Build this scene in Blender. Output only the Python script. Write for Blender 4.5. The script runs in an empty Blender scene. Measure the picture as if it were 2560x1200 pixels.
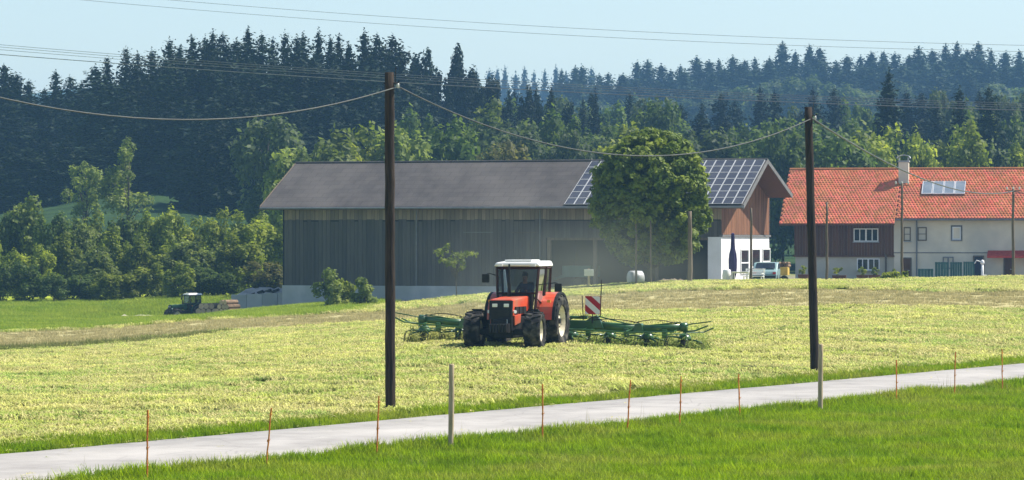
import bpy, bmesh, math, random
import numpy as np
from mathutils import Vector, Matrix, Euler
R = math.radians
random.seed(7); rng = np.random.default_rng(7)
sc = bpy.context.scene
COL = sc.collection

# ---------------------------------------------------------------- camera, world, sun, exposure
FPX = 8500.0                                   # focal length in photo pixels (2560 wide)
cd = bpy.data.cameras.new('camera'); cam = bpy.data.objects.new('camera', cd); COL.objects.link(cam)
cd.sensor_width = 36.0; cd.lens = FPX / 2560 * 36.0
cd.clip_start = 0.5; cd.clip_end = 12000
cam.location = (0, 0, 0); cam.rotation_euler = (R(90), 0, 0)
sc.camera = cam
SUN_DIR = Vector((0.93, 0.30, 0)).normalized(); SUN_EL = R(53)
w = bpy.data.worlds.new('World'); sc.world = w; w.use_nodes = True
wn = w.node_tree.nodes; wl = w.node_tree.links
for n in list(wn): wn.remove(n)
sky = wn.new('ShaderNodeTexSky'); sky.sky_type = 'NISHITA'; sky.sun_disc = False
sky.sun_elevation = SUN_EL
sky.sun_rotation = math.atan2(SUN_DIR.x, SUN_DIR.y)
sky.altitude = 0; sky.air_density = 1.05; sky.dust_density = 0.6; sky.ozone_density = 1.0
bg = wn.new('ShaderNodeBackground'); bg.inputs['Strength'].default_value = 0.094
wo = wn.new('ShaderNodeOutputWorld')
wl.new(sky.outputs[0], bg.inputs[0]); wl.new(bg.outputs[0], wo.inputs[0])
sl = bpy.data.lights.new('sun', 'SUN'); sl.energy = 5.0; sl.angle = R(0.53); sl.color = (1.0, 0.945, 0.85)
so = bpy.data.objects.new('sun', sl); COL.objects.link(so)
sv = Vector((SUN_DIR.x * math.cos(SUN_EL), SUN_DIR.y * math.cos(SUN_EL), math.sin(SUN_EL)))
so.rotation_euler = (-sv).to_track_quat('-Z', 'Y').to_euler()
so.location = sv * 300
sc.view_settings.view_transform = 'Standard'; sc.view_settings.look = 'None'
sc.view_settings.gamma = 1.0; sc.view_settings.use_curve_mapping = False
sc.view_settings.exposure = 0.76
sc.cycles.use_denoising = True
sc.cycles.max_bounces = 8; sc.cycles.diffuse_bounces = 5; sc.cycles.glossy_bounces = 3
sc.cycles.transmission_bounces = 4; sc.cycles.transparent_max_bounces = 10; sc.cycles.volume_bounces = 1
sc.cycles.sample_clamp_indirect = 6

# ---------------------------------------------------------------- helpers
def P(x, y, d):
    return Vector(((x - 1280) / FPX * d, d, (600 - y) / FPX * d))

def tag(o, label=None, cat=None, group=None, kind=None):
    if label: o['label'] = label
    if cat: o['category'] = cat
    if group: o['group'] = group
    if kind: o['kind'] = kind
    return o

def empty(name, loc, rz=0.0, label=None, cat=None, group=None):
    o = bpy.data.objects.new(name, None); COL.objects.link(o)
    o.location = loc; o.rotation_euler = (0, 0, rz); o.empty_display_size = 0.3
    return tag(o, label, cat, group)

def inst(name, me, parent=None, loc=(0, 0, 0), rot=(0, 0, 0), scale=(1, 1, 1)):
    o = bpy.data.objects.new(name, me); COL.objects.link(o)
    o.location = loc; o.rotation_euler = rot; o.scale = scale
    if parent: o.parent = parent
    return o

class MB:
    """collects shapes, links them as one mesh object"""
    def __init__(s): s.v = []; s.f = []
    def add(s, vs, fs, M=None):
        b = len(s.v)
        if M is not None: vs = [M @ Vector(p) for p in vs]
        s.v.extend([tuple(p) for p in vs]); s.f.extend([tuple(i + b for i in f) for f in fs]); return s
    def box(s, c, size, rot=None):
        x, y, z = [q / 2 for q in size]
        vs = [Vector(p) for p in ((-x,-y,-z),(x,-y,-z),(x,y,-z),(-x,y,-z),(-x,-y,z),(x,-y,z),(x,y,z),(-x,y,z))]
        if rot is not None: vs = [Euler(rot).to_matrix() @ p for p in vs]
        c = Vector(c)
        return s.add([p + c for p in vs], [(0,3,2,1),(4,5,6,7),(0,1,5,4),(1,2,6,5),(2,3,7,6),(3,0,4,7)])
    def hexa(s, b4, t4):
        return s.add(list(b4) + list(t4), [(0,3,2,1),(4,5,6,7),(0,1,5,4),(1,2,6,5),(2,3,7,6),(3,0,4,7)])
    def prism(s, poly, off):
        n = len(poly); off = Vector(off)
        vs = [Vector(p) for p in poly] + [Vector(p) + off for p in poly]
        fs = [tuple(range(n))[::-1], tuple(range(n, 2 * n))] + [(i, (i + 1) % n, n + (i + 1) % n, n + i) for i in range(n)]
        return s.add(vs, fs)
    def cyl(s, p0, p1, r0, r1=None, n=10, cap=True):
        return s.tube([p0, p1], [r0, r0 if r1 is None else r1], n, cap)
    def tube(s, pts, rad, n=8, cap=True):
        pts = [Vector(p) for p in pts]
        if not isinstance(rad, (list, tuple)): rad = [rad] * len(pts)
        b = []; fs = []; up0 = None
        for i, p in enumerate(pts):
            t = (pts[min(i + 1, len(pts) - 1)] - pts[max(i - 1, 0)]).normalized()
            ref = Vector((0, 0, 1)) if abs(t.z) < 0.9 else Vector((1, 0, 0))
            u = t.cross(ref).normalized(); v = t.cross(u).normalized()
            for k in range(n):
                a = 2 * math.pi * k / n
                b.append(p + (u * math.cos(a) + v * math.sin(a)) * rad[i])
        for i in range(len(pts) - 1):
            for k in range(n):
                fs.append((i * n + k, i * n + (k + 1) % n, (i + 1) * n + (k + 1) % n, (i + 1) * n + k))
        if cap: fs += [tuple(range(n))[::-1], tuple(range((len(pts) - 1) * n, len(pts) * n))]
        return s.add(b, fs)
    def lathe(s, prof, M=None, n=24):
        """profile (radius, axial) round the local x axis"""
        vs = []; fs = []; m = len(prof)
        for k in range(n):
            a = 2 * math.pi * k / n
            for r, x in prof: vs.append((x, r * math.cos(a), r * math.sin(a)))
        for k in range(n):
            for i in range(m - 1):
                k2 = (k + 1) % n
                fs.append((k * m + i, k * m + i + 1, k2 * m + i + 1, k2 * m + i))
        return s.add(vs, fs, M)
    def mesh(s, name, mat=None, smooth=False):
        me = bpy.data.meshes.new(name); me.from_pydata(s.v, [], s.f)
        bm = bmesh.new(); bm.from_mesh(me); bmesh.ops.recalc_face_normals(bm, faces=bm.faces); bm.to_mesh(me); bm.free()
        if mat: me.materials.append(mat)
        if smooth: me.polygons.foreach_set('use_smooth', [True] * len(me.polygons))
        me.update(); return me
    def build(s, name, mat, parent=None, smooth=False, bevel=0, loc=(0,0,0), rot=(0,0,0)):
        o = inst(name, s.mesh(name, mat, smooth), parent, loc, rot)
        if bevel:
            m = o.modifiers.new('Bevel', 'BEVEL'); m.width = bevel; m.segments = 2; m.limit_method = 'ANGLE'
        return o

def copy_tree(o, parent=None):
    c = o.copy(); COL.objects.link(c); c.parent = parent
    for ch in o.children: copy_tree(ch, c)
    return c

def np_mesh(name, verts, faces, mat, attr=None):
    """verts (n,3), faces (m,k) all quads or all tris; attr = per-face float 'tint'"""
    me = bpy.data.meshes.new(name); n = len(verts); m, k = faces.shape
    me.vertices.add(n); me.vertices.foreach_set('co', np.ascontiguousarray(verts, dtype=np.float32).ravel())
    me.loops.add(m * k); me.polygons.add(m)
    me.loops.foreach_set('vertex_index', np.ascontiguousarray(faces, dtype=np.int32).ravel())
    me.polygons.foreach_set('loop_start', np.arange(0, m * k, k, dtype=np.int32))
    me.polygons.foreach_set('loop_total', np.full(m, k, dtype=np.int32))
    me.update(calc_edges=True)
    if attr is not None:
        a = me.attributes.new('tint', 'FLOAT', 'FACE'); a.data.foreach_set('value', np.asarray(attr, dtype=np.float32))
    if mat: me.materials.append(mat)
    return me

# ---------------------------------------------------------------- materials
def MAT(name, c1, c2=None, scale=3.0, stretch=(1, 1, 1), rough=0.8, bump=0.0, bscale=None, metal=0.0, rnd=0.0,
        coord='Object', spec=0.3, transl=0.0, tint=0.0, detail=5.0, lo=0.35, hi=0.65, c3=None, c3scale=0.3, tcol=None, bdist=0.05):
    m = bpy.data.materials.new(name); m.use_nodes = True
    T = m.node_tree; N = T.nodes; L = T.links
    bs = N['Principled BSDF']; out = N['Material Output']
    bs.inputs['Roughness'].default_value = rough; bs.inputs['Metallic'].default_value = metal
    bs.inputs['Specular IOR Level'].default_value = spec
    if coord == 'World':
        g = N.new('ShaderNodeNewGeometry'); src = g.outputs['Position']
    else:
        g = N.new('ShaderNodeTexCoord'); src = g.outputs['Object']
    mp = N.new('ShaderNodeMapping'); mp.inputs['Scale'].default_value = stretch; L.new(src, mp.inputs['Vector'])
    oi = N.new('ShaderNodeObjectInfo')
    ad = N.new('ShaderNodeVectorMath'); ad.operation = 'MULTIPLY_ADD'
    L.new(oi.outputs['Random'], ad.inputs[0]); ad.inputs[1].default_value = (37, 53, 71) if coord != 'World' else (0, 0, 0)
    L.new(mp.outputs[0], ad.inputs[2]); vec = ad.outputs[0]
    col = None
    if c2 is not None:
        nz = N.new('ShaderNodeTexNoise'); nz.inputs['Scale'].default_value = scale; nz.inputs['Detail'].default_value = detail
        L.new(vec, nz.inputs['Vector'])
        mr = N.new('ShaderNodeMapRange'); mr.inputs['From Min'].default_value = lo; mr.inputs['From Max'].default_value = hi
        L.new(nz.outputs[0], mr.inputs['Value'])
        mx = N.new('ShaderNodeMix'); mx.data_type = 'RGBA'; L.new(mr.outputs[0], mx.inputs['Factor'])
        mx.inputs['A'].default_value = (*c1, 1); mx.inputs['B'].default_value = (*c2, 1); col = mx.outputs['Result']
        if c3 is not None:
            n3 = N.new('ShaderNodeTexNoise'); n3.inputs['Scale'].default_value = c3scale; n3.inputs['Detail'].default_value = 4
            L.new(vec, n3.inputs['Vector'])
            m3 = N.new('ShaderNodeMapRange'); m3.inputs['From Min'].default_value = 0.45; m3.inputs['From Max'].default_value = 0.68
            L.new(n3.outputs[0], m3.inputs['Value'])
            x3 = N.new('ShaderNodeMix'); x3.data_type = 'RGBA'; L.new(m3.outputs[0], x3.inputs['Factor'])
            L.new(col, x3.inputs['A']); x3.inputs['B'].default_value = (*c3, 1); col = x3.outputs['Result']
    else:
        rgb = N.new('ShaderNodeRGB'); rgb.outputs[0].default_value = (*c1, 1); col = rgb.outputs[0]
    if rnd or tint:
        hv = N.new('ShaderNodeHueSaturation')
        val = N.new('ShaderNodeMath'); val.operation = 'MULTIPLY_ADD'
        L.new(oi.outputs['Random'], val.inputs[0]); val.inputs[1].default_value = 2 * rnd; val.inputs[2].default_value = 1 - rnd
        v = val.outputs[0]
        if tint:
            at = N.new('ShaderNodeAttribute'); at.attribute_name = 'tint'
            t2 = N.new('ShaderNodeMath'); t2.operation = 'MULTIPLY_ADD'
            L.new(at.outputs['Fac'], t2.inputs[0]); t2.inputs[1].default_value = 2 * tint; t2.inputs[2].default_value = 1 - tint
            mu = N.new('ShaderNodeMath'); mu.operation = 'MULTIPLY'; L.new(v, mu.inputs[0]); L.new(t2.outputs[0], mu.inputs[1]); v = mu.outputs[0]
            hu = N.new('ShaderNodeMath'); hu.operation = 'MULTIPLY_ADD'
            L.new(at.outputs['Fac'], hu.inputs[0]); hu.inputs[1].default_value = -0.03; hu.inputs[2].default_value = 0.515
            L.new(hu.outputs[0], hv.inputs['Hue'])
        L.new(v, hv.inputs['Value']); L.new(col, hv.inputs['Color']); col = hv.outputs[0]
    L.new(col, bs.inputs['Base Color'])
    if bump:
        nb = N.new('ShaderNodeTexNoise'); nb.inputs['Scale'].default_value = bscale or scale * 3; nb.inputs['Detail'].default_value = 6
        L.new(vec, nb.inputs['Vector'])
        bp = N.new('ShaderNodeBump'); bp.inputs['Strength'].default_value = bump; bp.inputs['Distance'].default_value = bdist
        L.new(nb.outputs[0], bp.inputs['Height']); L.new(bp.outputs[0], bs.inputs['Normal'])
    if transl:
        tr = N.new('ShaderNodeBsdfTranslucent')
        if tcol:
            mm = N.new('ShaderNodeMix'); mm.data_type = 'RGBA'; mm.blend_type = 'MULTIPLY'; mm.inputs['Factor'].default_value = 1
            L.new(col, mm.inputs['A']); mm.inputs['B'].default_value = (*tcol, 1); L.new(mm.outputs['Result'], tr.inputs['Color'])
        else: L.new(col, tr.inputs['Color'])
        ms = N.new('ShaderNodeMixShader'); ms.inputs[0].default_value = transl
        L.new(bs.outputs[0], ms.inputs[1]); L.new(tr.outputs[0], ms.inputs[2]); L.new(ms.outputs[0], out.inputs['Surface'])
    return m

def GLASS(name, tint, alpha=0.35):
    m = bpy.data.materials.new(name); m.use_nodes = True; T = m.node_tree; N = T.nodes; L = T.links
    for n in list(N): N.remove(n)
    out = N.new('ShaderNodeOutputMaterial'); tr = N.new('ShaderNodeBsdfTransparent'); tr.inputs[0].default_value = (*tint, 1)
    gl = N.new('ShaderNodeBsdfGlossy'); gl.inputs['Roughness'].default_value = 0.04; gl.inputs['Color'].default_value = (0.45, 0.48, 0.5, 1)
    fr = N.new('ShaderNodeFresnel'); fr.inputs[0].default_value = 1.5
    nz = N.new('ShaderNodeTexNoise'); nz.inputs['Scale'].default_value = 3.0
    df = N.new('ShaderNodeBsdfDiffuse'); df.inputs[0].default_value = (0.35, 0.33, 0.28, 1)
    m0 = N.new('ShaderNodeMixShader'); mm = N.new('ShaderNodeMath'); mm.operation = 'MULTIPLY'; mm.inputs[1].default_value = alpha
    L.new(nz.outputs[0], mm.inputs[0]); L.new(mm.outputs[0], m0.inputs[0]); L.new(tr.outputs[0], m0.inputs[1]); L.new(df.outputs[0], m0.inputs[2])
    m1 = N.new('ShaderNodeMixShader'); L.new(fr.outputs[0], m1.inputs[0]); L.new(m0.outputs[0], m1.inputs[1]); L.new(gl.outputs[0], m1.inputs[2])
    L.new(m1.outputs[0], out.inputs['Surface']); return m

M = {}
M['asphalt'] = MAT('asphalt', (0.29, 0.27, 0.25), (0.36, 0.338, 0.312), scale=1.3, rough=0.9, bump=0.25, bscale=60, coord='World', bdist=0.01, c3=(0.39, 0.365, 0.335), c3scale=0.25)
def road_wear(m):
    T = m.node_tree; N = T.nodes; L = T.links; bs = N['Principled BSDF']; src = bs.inputs['Base Color'].links[0].from_socket
    at = N.new('ShaderNodeAttribute'); at.attribute_name = 'across'
    w1 = N.new('ShaderNodeMath'); w1.operation = 'MULTIPLY'; w1.inputs[1].default_value = 12.566; L.new(at.outputs['Fac'], w1.inputs[0])
    w2 = N.new('ShaderNodeMath'); w2.operation = 'COSINE'; L.new(w1.outputs[0], w2.inputs[0])
    g = N.new('ShaderNodeNewGeometry'); mp = N.new('ShaderNodeMapping'); mp.inputs['Scale'].default_value = (0.5, 0.25, 1); L.new(g.outputs['Position'], mp.inputs['Vector'])
    nz = N.new('ShaderNodeTexNoise'); nz.inputs['Scale'].default_value = 1.2; nz.inputs['Detail'].default_value = 7; nz.inputs['Roughness'].default_value = 0.7; L.new(mp.outputs[0], nz.inputs['Vector'])
    a = N.new('ShaderNodeMath'); a.operation = 'MULTIPLY_ADD'; a.inputs[1].default_value = 0.05; a.inputs[2].default_value = 0.74; L.new(w2.outputs[0], a.inputs[0])
    b = N.new('ShaderNodeMath'); b.operation = 'MULTIPLY_ADD'; b.inputs[1].default_value = 0.5; L.new(nz.outputs[0], b.inputs[0]); L.new(a.outputs[0], b.inputs[2])
    vo = N.new('ShaderNodeTexVoronoi'); vo.feature = 'DISTANCE_TO_EDGE'; vo.inputs['Scale'].default_value = 0.55; L.new(g.outputs['Position'], vo.inputs['Vector'])
    cr = N.new('ShaderNodeMapRange'); cr.inputs['From Max'].default_value = 0.012; cr.inputs['To Min'].default_value = 0.78; cr.inputs['To Max'].default_value = 1.0; L.new(vo.outputs[0], cr.inputs['Value'])
    c = N.new('ShaderNodeMath'); c.operation = 'MULTIPLY'; L.new(b.outputs[0], c.inputs[0]); L.new(cr.outputs[0], c.inputs[1])
    hv = N.new('ShaderNodeHueSaturation'); L.new(src, hv.inputs['Color']); L.new(c.outputs[0], hv.inputs['Value']); L.new(hv.outputs[0], bs.inputs['Base Color'])
road_wear(M['asphalt'])
M['pole'] = MAT('pole_wood', (0.014, 0.010, 0.007), (0.05, 0.033, 0.022), scale=3, stretch=(6, 6, 0.5), rough=0.85, bump=0.6, bscale=8, rnd=0.15)
M['post'] = MAT('post_wood', (0.34, 0.25, 0.15), (0.5, 0.4, 0.26), scale=4, stretch=(8, 8, 0.6), rough=0.85, bump=0.4, rnd=0.12)
M['rust'] = MAT('rusty_stake', (0.66, 0.15, 0.03), (0.82, 0.33, 0.06), scale=9, rough=0.75, bump=0.4, rnd=0.12)
M['dark_metal'] = MAT('dark_metal', (0.03, 0.03, 0.032), (0.06, 0.055, 0.05), scale=6, rough=0.5, metal=0.6)
M['wire'] = MAT('wire', (0.045, 0.05, 0.045), (0.07, 0.075, 0.065), scale=2, rough=0.55, metal=0.0, spec=0.5)
M['far_wire'] = MAT('aluminium_wire', (0.09, 0.1, 0.1), (0.12, 0.13, 0.13), scale=2, rough=0.5, spec=0.5)
M['porcelain'] = MAT('porcelain', (0.6, 0.58, 0.52), rough=0.25, spec=0.5)
# ---------------------------------------------------------------- terrain
ROAD_A = np.array([-9.9, 65.7]); ROAD_T = np.array([0.569, 1.0]); ROAD_T = ROAD_T / np.linalg.norm(ROAD_T)
ROAD_N = np.array([ROAD_T[1], -ROAD_T[0]])          # towards the camera-side meadow
ROAD_W = 5.1
_c = [(0,0,-1.7),(-6,5,-1.8),(6,5,-1.7),(0,30,-3.0),(-8,30,-3.2),(8,30,-3.0),(0,50,-4.1),(-12,48,-4.1),(12,48,-4.0),
      (9,60,-4.33),(20,75,-4.35),(16,88,-4.38),(0,66,-4.38),(26,110,-4.3)]
_px = [(0,1000,86),(0,930,115),(0,872,160),(0,843,185),(0,822,200),(0,765,245),
       (480,980,90),(480,900,118),(480,842,155),(480,806,190),(480,798,222),(480,752,245),(250,803,222),(350,800,222),(600,783,222),
       (960,900,104),(960,830,135),(960,790,175),(960,768,208),
       (1280,872,109),(1280,800,145),(1280,748,190),(1280,737,210),
       (1700,880,112),(1700,800,140),(1700,742,175),(1700,710,203),
       (2200,870,118),(2200,780,145),(2200,727,180),(2200,704,206),
       (2560,850,128),(2560,765,155),(2560,722,185),(2560,697,208),
       (-700,930,112),(-700,810,200),(3200,880,128),(3200,700,206)]
for x, y, d in _px:
    p = P(x, y, d); _c.append((p.x, p.y, p.z))
def _pd(x, d, z): _c.append(((x - 1280) / FPX * d, d, z))
for x, d, z in [(960,240,-4.2),(1280,238,-3.7),(1700,228,-3.2),(2200,240,-3.3),(2560,240,-3.3),(2200,290,-3.3),(2560,290,-3.3),(3300,260,-3.2),
                (0,300,-2.6),(480,300,-2.4),(960,300,-3),(1600,300,-3.2),(2300,330,-2.5),(-700,300,-2.5),
                (0,380,3.6),(340,380,5.7),(480,380,5.5),(340,345,2.6),(425,420,6.6),(0,425,6.5),(960,400,2),(1600,400,1),(2400,420,2),(-700,400,5),(3200,420,3),
                (0,520,9),(960,520,6),(1800,560,6),(2560,560,7),(640,720,10),(1280,720,9),(1800,720,13),(2400,720,14),(-700,720,10),(3300,720,13),(1280,930,19),(1800,950,27),(2400,950,28),(3300,950,27),(400,950,14),
                (1280,1100,20),(0,1100,10),(2560,1100,14),(1280,2000,10),(-300,2000,10),(2900,2000,10),(1280,6500,-20),(-300,6500,-20),(2900,6500,-20)]:
    _pd(x, d, z)
_c = np.array(_c)
def _uv(X, Y):
    Y2 = np.maximum(Y, -12) + 22
    return np.clip(X / Y2, -0.3, 0.3) * 3.2, np.log(Y2)
_cu, _cv = _uv(_c[:, 0], _c[:, 1])
def _ker(r2): return np.where(r2 < 1e-12, 0, 0.5 * r2 * np.log(r2 + 1e-20))
_A = _ker((_cu[:, None] - _cu) ** 2 + (_cv[:, None] - _cv) ** 2) + np.eye(len(_cu)) * 2e-4
_B = np.stack([np.ones_like(_cu), _cu, _cv], 1)
_K = np.block([[_A, _B], [_B.T, np.zeros((3, 3))]])
_W = np.linalg.solve(_K, np.concatenate([_c[:, 2], np.zeros(3)]))
def vnoise(x, y, s, seed=0):
    """cheap smooth value noise, -1..1"""
    x = np.asarray(x) / s + seed * 17.3; y = np.asarray(y) / s - seed * 9.1
    xi = np.floor(x); yi = np.floor(y); fx = x - xi; fy = y - yi
    fx = fx * fx * (3 - 2 * fx); fy = fy * fy * (3 - 2 * fy)
    def h(a, b): t = np.sin(a * 127.1 + b * 311.7 + seed * 3.3) * 43758.5453; return 2 * (t - np.floor(t)) - 1
    return (h(xi, yi) * (1 - fx) + h(xi + 1, yi) * fx) * (1 - fy) + (h(xi, yi + 1) * (1 - fx) + h(xi + 1, yi + 1) * fx) * fy
def road_coords(X, Y):
    dx = X - ROAD_A[0]; dy = Y - ROAD_A[1]
    return dx * ROAD_T[0] + dy * ROAD_T[1], dx * ROAD_N[0] + dy * ROAD_N[1]     # along, across (0 = far edge)
def road_z(t): return -4.14 + 0.0008 * np.clip(t, -60, 120)
def sstep(a, b, x):
    t = np.clip((x - a) / (b - a), 0, 1); return t * t * (3 - 2 * t)
def ground_z(X, Y):
    X = np.asarray(X, dtype=float); Y = np.asarray(Y, dtype=float); sh = np.broadcast(X, Y).shape
    X = np.broadcast_to(X, sh).ravel(); Y = np.broadcast_to(Y, sh).ravel()
    u, v = _uv(X, Y); z = np.empty(len(X))
    for i in range(0, len(X), 20000):
        sl_ = slice(i, i + 20000)
        r2 = (u[sl_, None] - _cu) ** 2 + (v[sl_, None] - _cv) ** 2
        z[sl_] = _ker(r2) @ _W[:-3] + _W[-3] + _W[-2] * u[sl_] + _W[-1] * v[sl_]
    t, c = road_coords(X, Y)
    near = sstep(-90, -60, t) * (1 - sstep(120, 170, t))
    wr = (1 - sstep(0.4, 4.0, np.abs(c - ROAD_W / 2) - ROAD_W / 2)) * near
    off = np.where(c > ROAD_W, -0.17 * sstep(0.1, 1.0, c - ROAD_W), 0.06 * sstep(0.2, 1.5, -c))
    z = z * (1 - wr) + wr * (road_z(t) - 0.04 + off)
    # shallow dip behind the meadow on the left, where the green tractor and the log piles stand
    z -= 0.95 * np.exp(-(((X + 22.5) / 7.0) ** 2 + ((Y - 234) / 6.0) ** 2))
    z += 0.05 * vnoise(X, Y, 3.1, 1) * (Y > 60) * (1 - wr) + 0.03 * vnoise(X, Y, 0.9, 2) * (1 - wr)
    return z.reshape(sh)
def gz(x, y): return float(ground_z(np.array([x]), np.array([y]))[0])

def axis_pts(lo, hi, step, far_lo, far_hi, g=1.16):
    mid = list(np.arange(lo, hi + 1e-6, step)); a = []; s = step; p = lo
    while p > far_lo: s *= g; p -= s; a.append(p)
    b = []; s = step; p = mid[-1]
    while p < far_hi: s *= g; p += s; b.append(p)
    return np.array(a[::-1] + mid + b)
gx = axis_pts(-42, 46, 0.55, -5200, 5200); gy = axis_pts(50, 215, 0.55, -60, 6800, 1.06)
GX, GY = np.meshgrid(gx, gy); GZ = ground_z(GX, GY)
nx, ny = len(gx), len(gy)
V = np.stack([GX.ravel(), GY.ravel(), GZ.ravel()], 1)
ii = (np.arange(ny - 1)[:, None] * nx + np.arange(nx - 1)).ravel()
F = np.stack([ii, ii + 1, ii + nx + 1, ii + nx], 1)

def zones(X, Y):
    """weights: hay, stubble, verge grass, meadow, yard gravel, wood floor"""
    n1 = vnoise(X, Y, 5, 5) * 1.6 + vnoise(X, Y, 1.7, 6) * 0.8
    t, c = road_coords(X, Y)
    verge = sstep(-1.7, -1.1, c + n1 * 0.22) * (t > -70)
    b0 = 150 - 0.12 * X + n1 * 3.0; b1 = 186 - 0.28 * X + n1 * 1.6
    stub = sstep(b0 - 2.5, b0 + 2.5, Y) * (1 - sstep(b1 - 1.5, b1 + 1.5, Y))
    lm = sstep(-7.5, -10.5, X + 0.4 * n1) * sstep(b1 - 0.5, b1 + 1.5, Y)       # left meadow
    fld = (c < 0) * (1 - stub) * (1 - lm) * (1 - verge)
    yard = sstep(212, 215, Y) * (X > -14) * (1 - sstep(290, 310, Y)) * (1 - lm)
    wood = sstep(296, 318, Y)
    verge2 = np.maximum(verge, (c >= 0) * 1.0)
    Z = np.stack([fld, stub * (c < 0), verge2 * (Y < 205), lm * (1 - wood), yard, wood], 1)
    Z[:, 0] *= (1 - yard) * (1 - wood); Z[:, 3] += (1 - yard) * (1 - wood) * (Y > 205) * 0.0
    return Z
Zw = zones(V[:, 0], V[:, 1])
def ground_material():
    m = bpy.data.materials.new('field_ground'); m.use_nodes = True; T = m.node_tree; N = T.nodes; L = T.links
    bs = N['Principled BSDF']; bs.inputs['Roughness'].default_value = 0.95; bs.inputs['Specular IOR Level'].default_value = 0.1
    g = N.new('ShaderNodeNewGeometry')
    def noise(s, d=5):
        n = N.new('ShaderNodeTexNoise'); n.inputs['Scale'].default_value = s; n.inputs['Detail'].default_value = d
        L.new(g.outputs['Position'], n.inputs['Vector']); return n.outputs[0]
    def ramp(f, a, b, lo=0.35, hi=0.65):
        r = N.new('ShaderNodeMapRange'); r.inputs['From Min'].default_value = lo; r.inputs['From Max'].default_value = hi; L.new(f, r.inputs['Value'])
        x = N.new('ShaderNodeMix'); x.data_type = 'RGBA'; L.new(r.outputs[0], x.inputs['Factor'])
        x.inputs['A'].default_value = (*a, 1); x.inputs['B'].default_value = (*b, 1); return x.outputs['Result']
    n1 = noise(2.2, 8); n2 = noise(0.35, 5); n3 = noise(7, 6)
    cols = [ramp(n1, (0.15, 0.175, 0.035), (0.30, 0.32, 0.095), 0.4, 0.6), ramp(n1, (0.35, 0.31, 0.14), (0.47, 0.415, 0.2), 0.4, 0.62),
            ramp(n3, (0.04, 0.07, 0.006), (0.08, 0.12, 0.01)), ramp(n2, (0.22, 0.30, 0.02), (0.36, 0.42, 0.04)),
            ramp(n3, (0.16, 0.14, 0.11), (0.28, 0.25, 0.2)), ramp(n2, (0.015, 0.035, 0.012), (0.035, 0.07, 0.02))]
    cur = None
    for i, c in enumerate(cols):
        at = N.new('ShaderNodeAttribute'); at.attribute_name = 'zone%d' % i
        if cur is None: cur = c; continue
        x = N.new('ShaderNodeMix'); x.data_type = 'RGBA'; L.new(at.outputs['Fac'], x.inputs['Factor'])
        L.new(cur, x.inputs['A']); L.new(c, x.inputs['B']); cur = x.outputs['Result']
    L.new(cur, bs.inputs['Base Color'])
    bp = N.new('ShaderNodeBump'); bp.inputs['Strength'].default_value = 0.5; bp.inputs['Distance'].default_value = 0.12
    L.new(n3, bp.inputs['Height']); L.new(bp.outputs[0], bs.inputs['Normal'])
    return m
me = np_mesh('ground', V, F, ground_material())
for i in range(6):
    a = me.attributes.new('zone%d' % i, 'FLOAT', 'POINT'); a.data.foreach_set('value', np.ascontiguousarray(Zw[:, i], dtype=np.float32))
me.polygons.foreach_set('use_smooth', [True] * len(me.polygons))
tag(inst('ground', me), 'rolling farmland with mown hay field and meadows', None, None, 'structure')

# road sheet with ragged edges
rt = np.arange(-75, 140, 0.5); rv = []; rf = []
for i, t in enumerate(rt):
    e0 = 0.07 * vnoise(t, 0, 0.9, 3) + 0.05 * vnoise(t, 0, 3.1, 4); e1 = ROAD_W + 0.06 * vnoise(t, 9, 0.8, 5)
    for k, c in enumerate((e0 - 0.12, e0, ROAD_W * 0.25, ROAD_W * 0.5, ROAD_W * 0.75, e1, e1 + 0.12)):
        p = ROAD_A + ROAD_T * t + ROAD_N * c
        rv.append((p[0], p[1], float(road_z(t)) + (-0.10 if k in (0, 6) else 0.02 * math.sin(math.pi * max(0, min(1, c / ROAD_W))))))
    if i: rf += [(7 * (i - 1) + k, 7 * (i - 1) + k + 1, 7 * i + k + 1, 7 * i + k) for k in range(6)]
me = np_mesh('road', np.array(rv), np.array(rf), M['asphalt'])
a = me.attributes.new('across', 'FLOAT', 'POINT'); a.data.foreach_set('value', np.tile([0, 0, 0.25, 0.5, 0.75, 1, 1], len(rt)).astype(np.float32))
tag(inst('road', me), 'narrow pale asphalt farm lane crossing below the field', None, None, 'structure')

# low far hill showing between the left-hand trees
hv = []; hf = []; hx = np.linspace(-900, 900, 61)
for i, x in enumerate(hx):
    top = 96 + 7 * math.sin(x * 0.013) + 5 * math.sin(x * 0.041) - max(0, (x + 150) * 0.11)
    for y, z in ((2050, -5), (2200, top * 0.72), (2300, top), (2500, top * 0.6), (2700, -5)): hv.append((x, y, z))
    if i: hf += [(5 * (i - 1) + k, 5 * i + k, 5 * i + k + 1, 5 * (i - 1) + k + 1) for k in range(4)]
me = np_mesh('far_hill', np.array(hv), np.array(hf), MAT('far_wooded_hill', (0.03, 0.055, 0.025), (0.06, 0.09, 0.04), scale=0.02, rough=1))
tag(inst('far_hill', me), 'faint blue wooded hill far behind the left trees', None, None, 'structure')

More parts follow.
